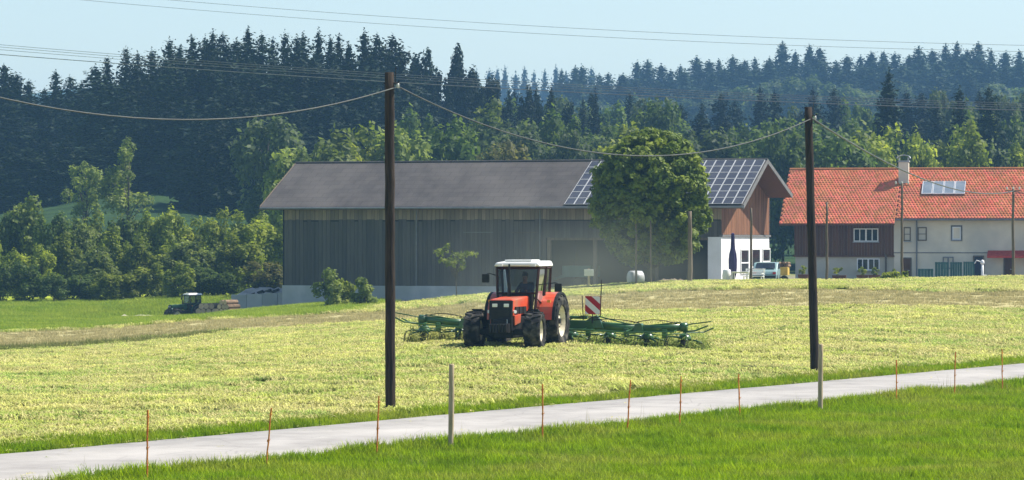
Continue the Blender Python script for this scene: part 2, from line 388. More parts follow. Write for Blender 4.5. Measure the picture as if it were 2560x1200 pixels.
# ---------------------------------------------------------------- grass and hay (scattered tufts)
def blades(n, rad, hmin, hmax, wid, lean, seed, flat=0.0, segs=2):
    """n curved blades; flat -> lying wisps"""
    r = np.random.default_rng(seed); vs = []; fs = []; tint = []
    for i in range(n):
        a = r.uniform(0, 2 * math.pi); q = rad * math.sqrt(r.uniform()); x, y = q * math.cos(a), q * math.sin(a)
        h = r.uniform(hmin, hmax); b = r.uniform(0, 2 * math.pi); l = r.uniform(0.15, 1) * lean
        d = Vector((math.cos(b), math.sin(b), 0)); sd = Vector((-d.y, d.x, 0)) * wid * r.uniform(0.6, 1.3)
        z0 = r.uniform(0, 0.05) if flat else 0.0; tt = r.uniform(); base = len(vs)
        for s in range(segs + 1):
            f = s / segs
            if flat: p = Vector((x, y, z0 + flat * math.sin(math.pi * f) * r.uniform(0.3, 1.0))) + d * h * (f - 0.5) + sd * 3 * math.sin(3 * f + tt * 6)
            else: p = Vector((x, y, h * (f - 0.25 * l * f * f))) + d * (h * l * f * f)
            ww = (1 - 0.9 * f) if not flat else 1 - 0.5 * abs(2 * f - 1)
            vs += [p - sd * ww, p + sd * ww]
            if s: fs.append((base + 2 * s - 2, base + 2 * s - 1, base + 2 * s + 1, base + 2 * s)); tint.append(tt)
    return np.array([tuple(p) for p in vs]), np.array(fs), np.array(tint)

def scatter(name, pts, rotz, scl, sources, label):
    """stuff: a point cloud object whose geometry nodes put a tuft on each point"""
    me = bpy.data.meshes.new(name); me.vertices.add(len(pts)); me.vertices.foreach_set('co', np.ascontiguousarray(pts, dtype=np.float32).ravel())
    for nm, val in (('rz', rotz), ('sc', scl)):
        a = me.attributes.new(nm, 'FLOAT', 'POINT'); a.data.foreach_set('value', np.ascontiguousarray(val, dtype=np.float32))
    k = np.arange(len(pts)) % len(sources)
    a = me.attributes.new('idx', 'INT', 'POINT'); a.data.foreach_set('value', k.astype(np.int32))
    o = inst(name, me); tag(o, label, None, None, 'stuff')
    ng = bpy.data.node_groups.new(name + '_scatter', 'GeometryNodeTree')
    ng.interface.new_socket('Geometry', in_out='INPUT', socket_type='NodeSocketGeometry')
    ng.interface.new_socket('Geometry', in_out='OUTPUT', socket_type='NodeSocketGeometry')
    N = ng.nodes; L = ng.links; gi = N.new('NodeGroupInput'); go = N.new('NodeGroupOutput')
    ci = N.new('GeometryNodeCollectionInfo'); coll = bpy.data.collections.new(name + '_tufts')
    for j, s_ in enumerate(sources): coll.objects.link(bpy.data.objects.new('%s_tuft_%02d' % (name, j), s_))
    ci.inputs['Collection'].default_value = coll; ci.inputs['Separate Children'].default_value = True; ci.inputs['Reset Children'].default_value = True
    ip = N.new('GeometryNodeInstanceOnPoints'); ip.inputs['Pick Instance'].default_value = True
    def at(nm, ty='FLOAT'):
        n = N.new('GeometryNodeInputNamedAttribute'); n.data_type = ty; n.inputs['Name'].default_value = nm; return n.outputs['Attribute']
    cx = N.new('ShaderNodeCombineXYZ'); L.new(at('rz'), cx.inputs['Z'])
    L.new(gi.outputs[0], ip.inputs['Points']); L.new(ci.outputs[0], ip.inputs['Instance']); L.new(at('idx', 'INT'), ip.inputs['Instance Index'])
    L.new(cx.outputs[0], ip.inputs['Rotation']); L.new(at('sc'), ip.inputs['Scale']); L.new(ip.outputs[0], go.inputs[0])
    md = o.modifiers.new('scatter', 'NODES'); md.node_group = ng
    return o

def sample(n, xr, yr, keep):
    """n random ground points where keep(X,Y) (a probability) allows"""
    X = rng.uniform(*xr, n); Y = rng.uniform(*yr, n); m = rng.uniform(size=n) < keep(X, Y); X = X[m]; Y = Y[m]
    return np.stack([X, Y, ground_z(X, Y)], 1)
def view(X, Y, mg=3.0): return (np.abs(X) < Y * 0.1506 + mg)

M['grass'] = MAT('green_grass', (0.15, 0.275, 0.006), (0.25, 0.36, 0.010), scale=0.5, rough=0.6, coord='World', tint=0.5, rnd=0.35, transl=0.45, tcol=(1.0, 1.0, 0.5), c3=(0.28, 0.33, 0.05), c3scale=0.4, spec=0.1)
M['hay'] = MAT('hay', (0.36, 0.42, 0.085), (0.52, 0.515, 0.16), scale=0.28, rough=0.7, coord='World', tint=0.38, rnd=0.25, transl=0.3, lo=0.38, hi=0.62, c3=(0.26, 0.36, 0.075), c3scale=0.35, stretch=(0.45, 1, 1), spec=0.2)
M['strawhay'] = MAT('straw', (0.43, 0.415, 0.14), (0.55, 0.51, 0.2), scale=0.5, rough=0.7, coord='World', tint=0.3, rnd=0.2, transl=0.25, spec=0.2)
M['clump'] = MAT('green_hay_clump', (0.22, 0.29, 0.06), (0.32, 0.38, 0.085), scale=0.7, rough=0.7, coord='World', tint=0.35, rnd=0.3, transl=0.3, spec=0.2)
M['stem'] = MAT('seed_head', (0.36, 0.33, 0.12), (0.46, 0.40, 0.18), rough=0.8, tint=0.3, rnd=0.2, transl=0.3)

gs = []
for k in range(5):
    v, f, t = blades(26, 0.16, 0.09, 0.24, 0.009, 0.9, 100 + k); gs.append(np_mesh('grass_tuft', v, f, M['grass'], t))
def keep_fg(X, Y):
    t, c = road_coords(X, Y)
    return view(X, Y) * (c > ROAD_W + 0.15 + 0.12 * vnoise(t, 0, 0.7, 8)) * (Y > 56)
pts = sample(190000, (-12, 24), (54, 122), keep_fg)
t, c = road_coords(pts[:, 0], pts[:, 1]); n = len(pts)
sc_ = rng.uniform(0.7, 1.25, n) * (1 + 0.3 * np.exp(-((c - ROAD_W - 0.7) / 0.5) ** 2)) * (0.95 + 0.25 * vnoise(pts[:, 0], pts[:, 1], 1.6, 11))
scatter('roadside_grass', pts, rng.uniform(0, 6.28, n), sc_, gs, 'bright green grass of the near meadow below the lane')
def keep_vg(X, Y):
    t, c = road_coords(X, Y); w_ = 1.35 + 0.5 * vnoise(t, 0, 3.0, 9)
    return view(X, Y) * (c < -0.08) * (c > -w_)
pts = sample(160000, (-16, 24), (60, 130), keep_vg); n = len(pts)
scatter('verge_grass', pts, rng.uniform(0, 6.28, n), rng.uniform(0.55, 1.1, n), gs, 'strip of green verge grass along the far side of the lane')

# tall seed heads in the roadside grass
st = []
for k in range(3):
    v, f, t = blades(4, 0.12, 0.34, 0.62, 0.005, 0.5, 150 + k, segs=3)
    st.append(np_mesh('stem_tuft', v, f, M['stem'], t))
def keep_st(X, Y):
    t, c = road_coords(X, Y); return view(X, Y) * (np.abs(c - ROAD_W - 0.7) < 0.45) * (0.12 + 0.5 * (vnoise(t, 0, 1.5, 12) > 0.45))
p_a = sample(9000, (-12, 22), (56, 118), keep_st)
p_b = sample(60000, (-12, 24), (56, 118), lambda X, Y: keep_fg(X, Y) * (0.03 + 0.30 * (vnoise(X, Y, 2.2, 31) + 0.5 * vnoise(X, Y, 0.7, 32) > 0.45)))
pts = np.concatenate([p_a, p_b]); n = len(pts); st_s = np.concatenate([rng.uniform(0.6, 1.1, len(p_a)), rng.uniform(0.3, 0.6, len(p_b))])
scatter('seed_stems', pts, rng.uniform(0, 6.28, n), st_s, st, 'thin dry seed stems rising from the roadside grass')

hs = []
for k in range(5):
    v, f, t = blades(30, 0.32, 0.18, 0.5, 0.015, 1, 200 + k, flat=0.15, segs=3); hs.append(np_mesh('hay_tuft', v, f, M['hay'] if k < 3 else M['strawhay'], t))
def keep_hay(X, Y):
    z = zones(X, Y)[:, 0]; row = 0.62 + 0.38 * np.sin((X * 0.96 + Y * 0.28) * 0.9 + 1.5 * vnoise(X, Y, 6, 14))
    return view(X, Y, 4) * z * (0.16 + 0.84 * (vnoise(X, Y, 0.75, 13) + 0.5 * vnoise(X, Y, 0.3, 33) > -0.25)) * (0.7 + 0.3 * row) * np.clip(1.25 - (Y - 70) / 170, 0.5, 1)
pts = sample(330000, (-36, 36), (68, 214), keep_hay); n = len(pts)
pts[:, 2] += 0.0 + 0.04 * np.maximum(0, vnoise(pts[:, 0], pts[:, 1], 0.7, 15))
scatter('hay_litter', pts, rng.uniform(0, 6.28, n), rng.uniform(0.7, 1.3, n) * np.clip(0.8 + (pts[:, 1] - 70) / 400, 0.8, 1.1), hs, 'pale cut hay spread over the whole field')
def keep_sw(X, Y):
    t, c = road_coords(X, Y); e = 3.2 + 1.6 * vnoise(t, 0, 5, 21)
    return view(X, Y, 4) * (c < -1.2) * (c > -1.5 - e) * (0.3 + 0.35 * vnoise(X, Y, 1.1, 22))
sws = []
for k in range(3):
    v, f, t = blades(30, 0.32, 0.18, 0.5, 0.012, 1, 230 + k, flat=0.10, segs=3); sws.append(np_mesh('straw_tuft', v, f, M['strawhay'], t))
pts = sample(60000, (-18, 26), (60, 130), keep_sw); n = len(pts)
scatter('straw_litter', pts, rng.uniform(0, 6.28, n), rng.uniform(0.7, 1.2, n), sws, 'bleached straw along the field edge beside the lane')
cs = []
for k in range(3):
    v, f, t = blades(60, 0.34, 0.14, 0.4, 0.017, 1, 250 + k, flat=0.17, segs=3)
    v[:, 2] *= 1.2; cs.append(np_mesh('clump_tuft', v, f, M['clump'], t))
def keep_cl(X, Y):
    z = zones(X, Y)[:, 0]; return view(X, Y, 4) * z * (0.06 + 0.16 * (vnoise(X, Y, 0.4, 16) + 0.5 * vnoise(X, Y, 4.5, 17) > 0.8))
pts = sample(26000, (-36, 36), (70, 214), keep_cl); n = len(pts)
scatter('green_hay_clumps', pts, rng.uniform(0, 6.28, n), rng.uniform(0.3, 0.75, n), cs, 'darker green clumps of fresh cut grass in the hay')
# stray wisps lying on the lane edges
def keep_rd(X, Y):
    t, c = road_coords(X, Y); return view(X, Y) * (c > 0.02) * (c < ROAD_W) * (np.exp(-c / 0.35) + np.exp(-(ROAD_W - c) / 0.3) + 0.012)
bl = []
for k in range(3):
    v, f, t = blades(5, 0.14, 0.1, 0.26, 0.006, 1, 270 + k, flat=0.02, segs=2); bl.append(np_mesh('wisp', v, f, M['strawhay'] if k else M['hay'], t))
pts = sample(16000, (-14, 24), (58, 122), keep_rd); t_, c_ = road_coords(pts[:, 0], pts[:, 1]); pts[:, 2] = road_z(t_) + 0.022
scatter('lane_wisps', pts, rng.uniform(0, 6.28, len(pts)), rng.uniform(0.6, 1.2, len(pts)), bl, 'stray hay wisps lying on the lane')
# rough grass strip on the left edge of the stubble and the stubble itself
M['rough'] = MAT('rough_grass', (0.13, 0.17, 0.03), (0.24, 0.23, 0.08), scale=0.35, rough=0.7, coord='World', tint=0.3, rnd=0.2, transl=0.3)
rs = []
for k in range(3):
    v, f, t = blades(40, 0.35, 0.18, 0.42, 0.016, 0.8, 300 + k); rs.append(np_mesh('rough_tuft', v, f, M['rough'], t))
def keep_rg(X, Y): return view(X, Y, 4) * (np.abs(Y - (149 - 0.12 * X) - 2.2 * vnoise(X, Y, 6, 18)) < 3.2) * (X < -12 + 3 * vnoise(X, Y, 5, 19)) * 0.9
p1 = sample(44000, (-36, 36), (140, 205), keep_rg)
p2 = sample(26000, (-36, 36), (150, 214), lambda X, Y: view(X, Y, 4) * zones(X, Y)[:, 1] * 0.5)
M['stub'] = MAT('stubble', (0.36, 0.32, 0.145), (0.48, 0.42, 0.2), scale=0.4, rough=0.8, coord='World', tint=0.3, rnd=0.2, transl=0.3)
ss = []
for k in range(2):
    v, f, t = blades(40, 0.4, 0.08, 0.2, 0.016, 0.8, 340 + k); ss.append(np_mesh('stubble_tuft', v, f, M['stub'], t))
scatter('stubble', p2, rng.uniform(0, 6.28, len(p2)), rng.uniform(0.5, 1.0, len(p2)), ss, 'short brown stubble band across the field')
n = len(p1)
scatter('rough_grass', p1, rng.uniform(0, 6.28, n), rng.uniform(0.6, 1.2, n), rs, 'rough grass strip between hay and stubble on the left')
M['meadow'] = MAT('meadow_grass', (0.22, 0.33, 0.02), (0.36, 0.43, 0.04), scale=0.25, rough=0.7, coord='World', tint=0.3, rnd=0.2, transl=0.4)
ms_ = []
for k in range(3):
    v, f, t = blades(40, 0.4, 0.15, 0.34, 0.018, 0.8, 320 + k); ms_.append(np_mesh('meadow_tuft', v, f, M['meadow'], t))
pts = sample(60000, (-46, 0), (178, 250), lambda X, Y: view(X, Y, 4) * zones(X, Y)[:, 3]); n = len(pts)
scatter('meadow_grass', pts, rng.uniform(0, 6.28, n), rng.uniform(0.6, 1.2, n), ms_, 'bright green meadow grass in front of the left hedge')
# ---------------------------------------------------------------- trees
def rquads(c, nrm, size, r, asp=1.6):
    """leaf quads at centres c (n,3), facing roughly nrm"""
    n = len(c); q = r.normal(size=(n, 3)) * 0.5 + nrm; q /= np.linalg.norm(q, axis=1)[:, None] + 1e-9
    a = np.cross(q, r.normal(size=(n, 3))); a /= np.linalg.norm(a, axis=1)[:, None] + 1e-9
    b = np.cross(q, a); s = (size * r.uniform(0.6, 1.35, n))[:, None]
    a = a * s * asp * 0.5; b = b * s * 0.5
    v = np.stack([c - a, c - b * 0.9, c + a, c + b], 1).reshape(-1, 3)
    f = np.arange(4 * n).reshape(n, 4); return v, f

def spruce_mesh(seed, h=20.0, rad=3.0, mat=None, leaf=0.42, gap=0.0, per=9, low=0.04, pw=2.0):
    r = np.random.default_rng(seed); cs = []; ns = []; tn = []
    z = h * low; lvl = 0; ph = r.uniform(0, 6.28)
    while z < h * 0.995:
        f = 1 - z / h; rr = rad * (1 - (1 - f) ** pw) * (0.86 + 0.16 * math.sin(z * 1.7 + seed)) * r.uniform(0.78, 1.15) + 0.05
        nb = max(4, int(per * (0.4 + 0.8 * f) + r.integers(0, 3)))
        for k in range(nb):
            if r.uniform() < gap: continue
            a = 2 * math.pi * k / nb + ph + r.uniform(-0.3, 0.3); L_ = rr * r.uniform(0.6, 1.2)
            m = max(2, int(3 + 6 * L_ / rad)); s = np.linspace(0.18, 1, m) ** 0.9
            dro = 0.42 * L_ * (0.5 + f)
            x = np.cos(a) * L_ * s; y = np.sin(a) * L_ * s; zz = z + 0.16 * L_ * s - dro * s ** 1.5 + 0.18 * L_ * s ** 4
            c = np.stack([x, y, zz], 1); tt = r.uniform()
            for rep in range(2):
                cs.append(c + r.normal(size=c.shape) * 0.17 * (0.4 + s[:, None]) - np.array([0, 0, 0.22 * rep]))
                ns.append(np.tile([0.35 * math.cos(a), 0.35 * math.sin(a), 0.8 - 0.7 * rep], (m, 1))); tn.append(np.full(m, tt) * 0.6 + 0.4 * r.uniform(size=m))
        z += (0.24 + 0.5 * f) * r.uniform(0.8, 1.2) * (h / 22); ph += 0.8
    m = 16; zz = np.linspace(h * 0.95, h * 1.02, m); cs.append(np.stack([r.normal(size=m) * 0.05, r.normal(size=m) * 0.05, zz], 1)); ns.append(r.normal(size=(m, 3))); tn.append(np.full(m, 0.5))
    c = np.concatenate(cs); nn = np.concatenate(ns)
    sz = leaf * (0.22 + 1.0 * (1 - np.clip(c[:, 2] / h, 0, 1)) ** 0.65)
    v, fa = rquads(c, nn, sz, r, 2.0)
    return np_mesh('spruce_crown', v, fa, mat, np.concatenate(tn))

def broad_mesh(seed, w=6.0, h=9.0, base=1.6, n=6000, lobes=26, leaf=0.26, mat=None, shape='round', fill=0.5):
    r = np.random.default_rng(seed); cs = []; ns = []; tn = []; H = h - base; Lb = []
    for i in range(lobes):
        for _ in range(60):
            p = r.uniform(-1, 1, 3)
            q = p.copy()
            if shape == 'cone': q[:2] /= max(0.18, 1 - 0.5 * (p[2] + 1) * 0.85)
            if shape == 'column': q[:2] *= 1.0
            if 0.25 < np.linalg.norm(q) < 0.95: break
        lr = r.uniform(0.2, 0.38) * (1.0 if shape != 'thin' else 0.75)
        Lb.append((p, lr, r.uniform()))
    for p, lr, tt in Lb:
        k = int(n / lobes * (lr / 0.29) ** 2); d = r.normal(size=(k, 3)); d /= np.linalg.norm(d, axis=1)[:, None]
        d[:, 2] = np.abs(d[:, 2]) * np.where(r.uniform(size=k) < 0.72, 1, -1)
        q = (1 - fill * r.uniform(size=k) ** 2.2)[:, None] * (1 + 0.14 * r.normal(size=(k, 1)))
        c = p + d * lr * q
        cs.append(np.stack([c[:, 0] * w / 2 * 0.86, c[:, 1] * w / 2 * 0.86, base + H * (0.5 + 0.46 * c[:, 2])], 1)); ns.append(d * 0.9 + [0, 0, 0.35])
        tn.append(np.clip(0.65 * tt + 0.35 * r.uniform(size=k), 0, 1))
    c = np.concatenate(cs); v, f = rquads(c, np.concatenate(ns), np.full(len(c), leaf), r, 1.5)
    return np_mesh('leafy_crown', v, f, mat, np.concatenate(tn)), Lb

def trunk_mesh(seed, h, base, w, mat, rad=0.2, Lb=None, top=0.8):
    r = random.Random(seed); mb = MB(); pts = []; n = 6
    for i in range(n + 1):
        f = i / n; pts.append((0.12 * w * 0.2 * math.sin(3 * f + seed), 0.1 * w * 0.2 * math.sin(2 * f + 2 * seed), -0.3 + (h * top + 0.3) * f))
    mb.tube(pts, [rad * (1.35 if i == 0 else 1) * (1 - 0.85 * i / n) for i in range(n + 1)], 7)
    if Lb:
        for p, lr, tt in Lb[:12]:
            e = Vector((p[0] * w / 2 * 0.8, p[1] * w / 2 * 0.8, base + (h - base) * (0.5 + 0.46 * p[2])))
            f = r.uniform(0.35, 0.75); b = Vector((0, 0, max(base * 0.8, min(e.z - 0.3, h * top) * f)))
            mid = b.lerp(e, 0.5) + Vector((0, 0, 0.25 * (h - base) * 0.15))
            mb.tube([b, mid, e], [rad * 0.4, rad * 0.26, rad * 0.08], 5)
    return mb.mesh('trunk', mat, True)

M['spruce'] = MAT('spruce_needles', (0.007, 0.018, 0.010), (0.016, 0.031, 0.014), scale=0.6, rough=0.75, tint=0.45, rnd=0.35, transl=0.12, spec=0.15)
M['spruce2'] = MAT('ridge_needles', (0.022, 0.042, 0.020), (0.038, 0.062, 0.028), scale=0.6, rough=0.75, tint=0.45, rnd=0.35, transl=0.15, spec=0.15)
def LEAF(nm, a, b, tr=0.55, rn=0.25): return MAT(nm, a, b, scale=0.7, rough=0.6, tint=0.5, rnd=rn, transl=tr, tcol=(1, 1, 0.6), spec=0.25)
M['leaf_mid'] = LEAF('mid_green_leaves', (0.175, 0.235, 0.028), (0.285, 0.33, 0.045))
M['leaf_pale'] = LEAF('pale_green_leaves', (0.14, 0.195, 0.040), (0.22, 0.265, 0.066))
M['leaf_deep'] = LEAF('deep_green_leaves', (0.065, 0.115, 0.025), (0.12, 0.17, 0.036))
M['leaf_grey'] = LEAF('grey_green_leaves', (0.068, 0.101, 0.041), (0.101, 0.135, 0.056))
M['leaf_hero'] = LEAF('maple_leaves', (0.095, 0.148, 0.012), (0.215, 0.27, 0.026), 0.36, 0.0)
M['leaf_olive'] = LEAF('olive_leaves', (0.144, 0.156, 0.048), (0.204, 0.192, 0.067))
M['bark'] = MAT('bark', (0.05, 0.04, 0.032), (0.1, 0.085, 0.07), scale=3, stretch=(3, 3, 0.6), rough=0.9, bump=0.5, rnd=0.2)
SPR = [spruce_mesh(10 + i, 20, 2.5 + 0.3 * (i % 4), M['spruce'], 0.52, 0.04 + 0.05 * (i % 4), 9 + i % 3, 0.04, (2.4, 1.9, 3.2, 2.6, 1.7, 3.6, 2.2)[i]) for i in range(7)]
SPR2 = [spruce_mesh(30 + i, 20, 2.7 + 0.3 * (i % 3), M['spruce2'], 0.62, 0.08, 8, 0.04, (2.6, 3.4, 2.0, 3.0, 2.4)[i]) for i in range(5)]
PINE = []
for i in range(3):
    a, lb = broad_mesh(50 + i, 6, 20, 3.5, 6000, 44, 0.42, M['spruce'], 'round'); PINE.append((a, trunk_mesh(50 + i, 20, 9.5, 6, M['bark'], 0.2, lb, 0.92)))
SPT = trunk_mesh(3, 20, 1, 2, M['bark'], 0.22, None, 0.95)
BRO = {}
for j, (nm, cnt) in enumerate((('leaf_mid', 3), ('leaf_pale', 3), ('leaf_deep', 3), ('leaf_grey', 2), ('leaf_olive', 1))):
    BRO[nm] = []
    for i in range(cnt):
        a, lb = broad_mesh(70 + 10 * j + i, 7, 10, 0.1, 5200, 38, 0.33, M[nm], 'round', 0.5)
        BRO[nm].append((a, trunk_mesh(70 + 10 * j + i, 10, 1.0, 7, M['bark'], 0.18, lb)))
THIN = []
for i in range(2):
    a, lb = broad_mesh(130 + i, 5.5, 10, 2.6, 4600, 30, 0.21, M['leaf_pale'], 'thin', 0.4)
    THIN.append((a, trunk_mesh(130 + i, 10, 2.6, 5.5, M['bark'], 0.16, lb)))
ORD = ['first','second','third','fourth','fifth','sixth','seventh','eighth','ninth','tenth','eleventh','twelfth','thirteenth','fourteenth','fifteenth',
       'sixteenth','seventeenth','eighteenth','nineteenth','twentieth'] + ['twenty-' + s for s in ('first','second','third','fourth','fifth','sixth','seventh','eighth','ninth')] + ['thirtieth'] + \
      ['thirty-' + s for s in ('first','second','third','fourth','fifth','sixth','seventh','eighth','ninth')] + ['fortieth'] + ['forty-' + s for s in ('first','second','third','fourth','fifth','sixth','seventh','eighth','ninth')]
tr_r = random.Random(5)
def tree(kind, x, ytop, d, wpx, label, group=None, sub=None):
    """kind names a crown; x, ytop, wpx are photo pixels turned into a real size at distance d"""
    X = (x - 1280) / FPX * d; zg = gz(X, d) - 0.15; h = (600 - ytop) / FPX * d - zg; w_ = wpx / FPX * d
    nm = 'spruce_tree' if kind in ('spruce', 'ridge') else ('pine_tree' if kind == 'pine' else 'leafy_tree')
    o = empty(nm, (X, d, zg), tr_r.uniform(0, 6.28), label, 'tree', group)
    if kind == 'spruce': c, t, w0, h0 = tr_r.choice(SPR), SPT, 6.0, 20
    elif kind == 'ridge': c, t, w0, h0 = tr_r.choice(SPR2), SPT, 6.4, 20
    elif kind == 'pine': (c, t), w0, h0 = tr_r.choice(PINE), 6.0, 20
    elif kind == 'thin': (c, t), w0, h0 = THIN[sub if sub is not None else tr_r.randrange(2)], 5.5, 10
    else: (c, t), w0, h0 = (BRO[kind][sub % len(BRO[kind])] if sub is not None else tr_r.choice(BRO[kind])), 7.0, 10
    s = (w_ / w0, w_ / w0 * tr_r.uniform(0.85, 1.1), h / h0)
    inst('trunk', t, o, scale=s); inst('crown', c, o, scale=s)
    return o
def row(kinds, xs, tops, d, dj, w_, wj, text, group, name='spruce'):
    xs = sorted(xs); n = len(xs)
    for i, x in enumerate(xs):
        k = kinds if isinstance(kinds, str) else tr_r.choice(kinds)
        nm = {'spruce': 'dark spruce', 'ridge': 'hazy blue spruce', 'pine': 'pine', 'leaf_mid': 'mid green tree', 'leaf_pale': 'pale green tree', 'leaf_deep': 'deep green tree',
              'leaf_grey': 'grey green tree', 'leaf_olive': 'olive green bush', 'thin': 'airy pale tree'}[k]
        tree(k, x, tops(x) if callable(tops) else tops[i], d + tr_r.uniform(-dj, dj), w_ * tr_r.uniform(1 - wj, 1 + wj), '%s, %s from the left %s' % (nm, ORD[i], text), group)
def interp(pts):
    xs = [p[0] for p in pts]; ys = [p[1] for p in pts]
    return lambda x, j=0: float(np.interp(x, xs, ys)) + (tr_r.uniform(-j, j) if j else 0)

# dark left wood, skyline then two inner rows
A = [(238,165),(268,145),(315,122),(345,132),(380,124),(424,98),(450,118),(480,93),(512,92),(532,80),(557,86),(592,100),(620,73),(655,84),(682,98),(713,82),(742,92),(758,86),(797,77),(826,96),(847,90),(872,112),(910,79),(942,87),(981,90),(1000,128)]
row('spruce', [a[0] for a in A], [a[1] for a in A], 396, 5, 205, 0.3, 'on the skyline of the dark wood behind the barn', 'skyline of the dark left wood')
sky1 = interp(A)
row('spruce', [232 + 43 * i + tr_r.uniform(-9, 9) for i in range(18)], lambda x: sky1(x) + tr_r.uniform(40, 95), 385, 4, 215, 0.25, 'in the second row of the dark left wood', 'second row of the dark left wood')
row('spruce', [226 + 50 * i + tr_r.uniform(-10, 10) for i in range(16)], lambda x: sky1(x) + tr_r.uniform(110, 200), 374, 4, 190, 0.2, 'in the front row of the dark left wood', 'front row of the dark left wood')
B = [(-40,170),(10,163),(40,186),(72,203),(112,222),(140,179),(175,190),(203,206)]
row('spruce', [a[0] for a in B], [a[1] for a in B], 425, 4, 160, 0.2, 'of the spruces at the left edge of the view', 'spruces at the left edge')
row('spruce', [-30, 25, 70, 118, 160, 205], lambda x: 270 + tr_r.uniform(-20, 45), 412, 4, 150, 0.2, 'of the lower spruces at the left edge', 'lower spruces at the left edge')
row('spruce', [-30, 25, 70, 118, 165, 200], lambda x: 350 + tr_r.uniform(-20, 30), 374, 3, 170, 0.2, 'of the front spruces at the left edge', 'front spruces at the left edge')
row('spruce', [498, 540, 585, 635], [292, 262, 280, 255], 352, 3, 150, 0.15, 'of the spruces right of the dark far meadow', 'spruces right of the far meadow')
C = [(1030,152),(1068,122),(1140,126),(1186,153),(1222,178)]
row('pine', [a[0] for a in C], [a[1] for a in C], 428, 4, 92, 0.15, 'of the rounded pines right of the dark wood', 'rounded pines on the skyline')
row(['spruce', 'spruce', 'pine'], [1015 + 37 * i + tr_r.uniform(-8, 8) for i in range(14)], lambda x: 205 + 0.05 * (x - 1000) + tr_r.uniform(-8, 30), 412, 6, 85, 0.2, 'in the dusky trees above the barn ridge', 'dusky trees above the barn ridge')
row(['leaf_deep', 'leaf_grey', 'spruce'], [1040 + 60 * i + tr_r.uniform(-12, 12) for i in range(9)], lambda x: 285 + tr_r.uniform(-20, 35), 350, 8, 175, 0.2, 'in the lower trees above the barn ridge', 'lower trees above the barn ridge')
# hazy ridge on the right
sky2 = interp([(1200,180),(1330,168),(1420,176),(1500,162),(1620,158),(1730,150),(1800,142),(1890,127),(1965,112),(2035,114),(2100,132),(2180,138),(2240,120),(2310,126),(2395,106),(2440,108),(2500,124),(2620,112)])
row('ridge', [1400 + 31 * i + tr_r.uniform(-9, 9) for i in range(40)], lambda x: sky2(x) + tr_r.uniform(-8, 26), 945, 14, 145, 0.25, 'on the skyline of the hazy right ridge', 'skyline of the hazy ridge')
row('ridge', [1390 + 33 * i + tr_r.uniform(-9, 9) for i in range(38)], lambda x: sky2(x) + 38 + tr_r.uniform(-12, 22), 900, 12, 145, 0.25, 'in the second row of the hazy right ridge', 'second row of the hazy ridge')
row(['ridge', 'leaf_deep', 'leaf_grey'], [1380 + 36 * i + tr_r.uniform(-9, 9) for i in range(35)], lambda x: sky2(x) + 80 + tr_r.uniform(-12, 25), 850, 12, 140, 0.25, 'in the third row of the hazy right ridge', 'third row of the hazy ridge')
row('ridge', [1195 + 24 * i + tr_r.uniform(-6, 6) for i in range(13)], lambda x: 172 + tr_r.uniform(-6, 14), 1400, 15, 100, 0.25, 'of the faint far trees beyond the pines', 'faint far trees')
# middle wood on the right
row(['spruce', 'leaf_deep', 'spruce', 'leaf_grey'], [1250 + 46 * i + tr_r.uniform(-12, 12) for i in range(30)], lambda x: 238 + tr_r.uniform(-22, 30), 455, 14, 130, 0.25, 'in the back row of the middle wood', 'back row of the middle wood')
row(['leaf_deep', 'leaf_mid', 'spruce', 'leaf_deep'], [1240 + 62 * i + tr_r.uniform(-16, 16) for i in range(22)], lambda x: 282 + tr_r.uniform(-25, 25), 385, 12, 165, 0.25, 'in the middle row of the middle wood', 'middle row of the middle wood')
row(['leaf_deep', 'leaf_mid', 'leaf_mid', 'leaf_grey'], [1230 + 66 * i + tr_r.uniform(-16, 16) for i in range(21)], lambda x: 342 + tr_r.uniform(-25, 25), 325, 8, 185, 0.25, 'in the front row of the middle wood', 'front row of the middle wood')
tree('spruce', 2222, 178, 352, 165, 'tallest dark spruce standing above the farmhouse chimney')
tree('spruce', 2400, 222, 350, 150, 'dark spruce above the middle of the red roof')
tree('spruce', 2472, 218, 356, 140, 'dark spruce above the right end of the red roof')
tree('leaf_mid', 2425, 318, 312, 200, 'rounded lighter green tree above the skylight of the red roof', None, 2)
tree('leaf_deep', 2090, 330, 310, 215, 'broad deep green tree right of the second utility pole')
tree('leaf_deep', 1640, 250, 372, 170, 'broad deep green tree just above the maple')
# pale trees behind the barn roof, thin trees by the dark meadow
tree('leaf_grey', 668, 288, 318, 200, 'tall grey green tree beside the left end of the barn roof', None, 0)
tree('leaf_pale', 742, 372, 292, 190, 'low pale green tree over the left slope of the barn roof', None, 2)
tree('leaf_pale', 815, 334, 296, 235, 'pale green tree over the left half of the barn ridge', None, 0)
tree('leaf_mid', 890, 322, 300, 200, 'leafy tree just left of the first utility pole, above the barn', None, 0)
tree('leaf_pale', 975, 290, 302, 225, 'tall pale green tree directly behind the first utility pole', None, 1)
tree('leaf_olive', 1265, 345, 300, 180, 'olive green tree over the middle of the barn ridge', None, 0)
tree('leaf_deep', 1130, 306, 310, 210, 'dusky tree right of the first utility pole, above the barn', None, 0)
tree('thin', 322, 352, 318, 165, 'tall airy pale tree standing before the dark left wood', None, 0)
tree('thin', 215, 396, 320, 125, 'smaller airy tree beside the tall pale tree', None, 1)
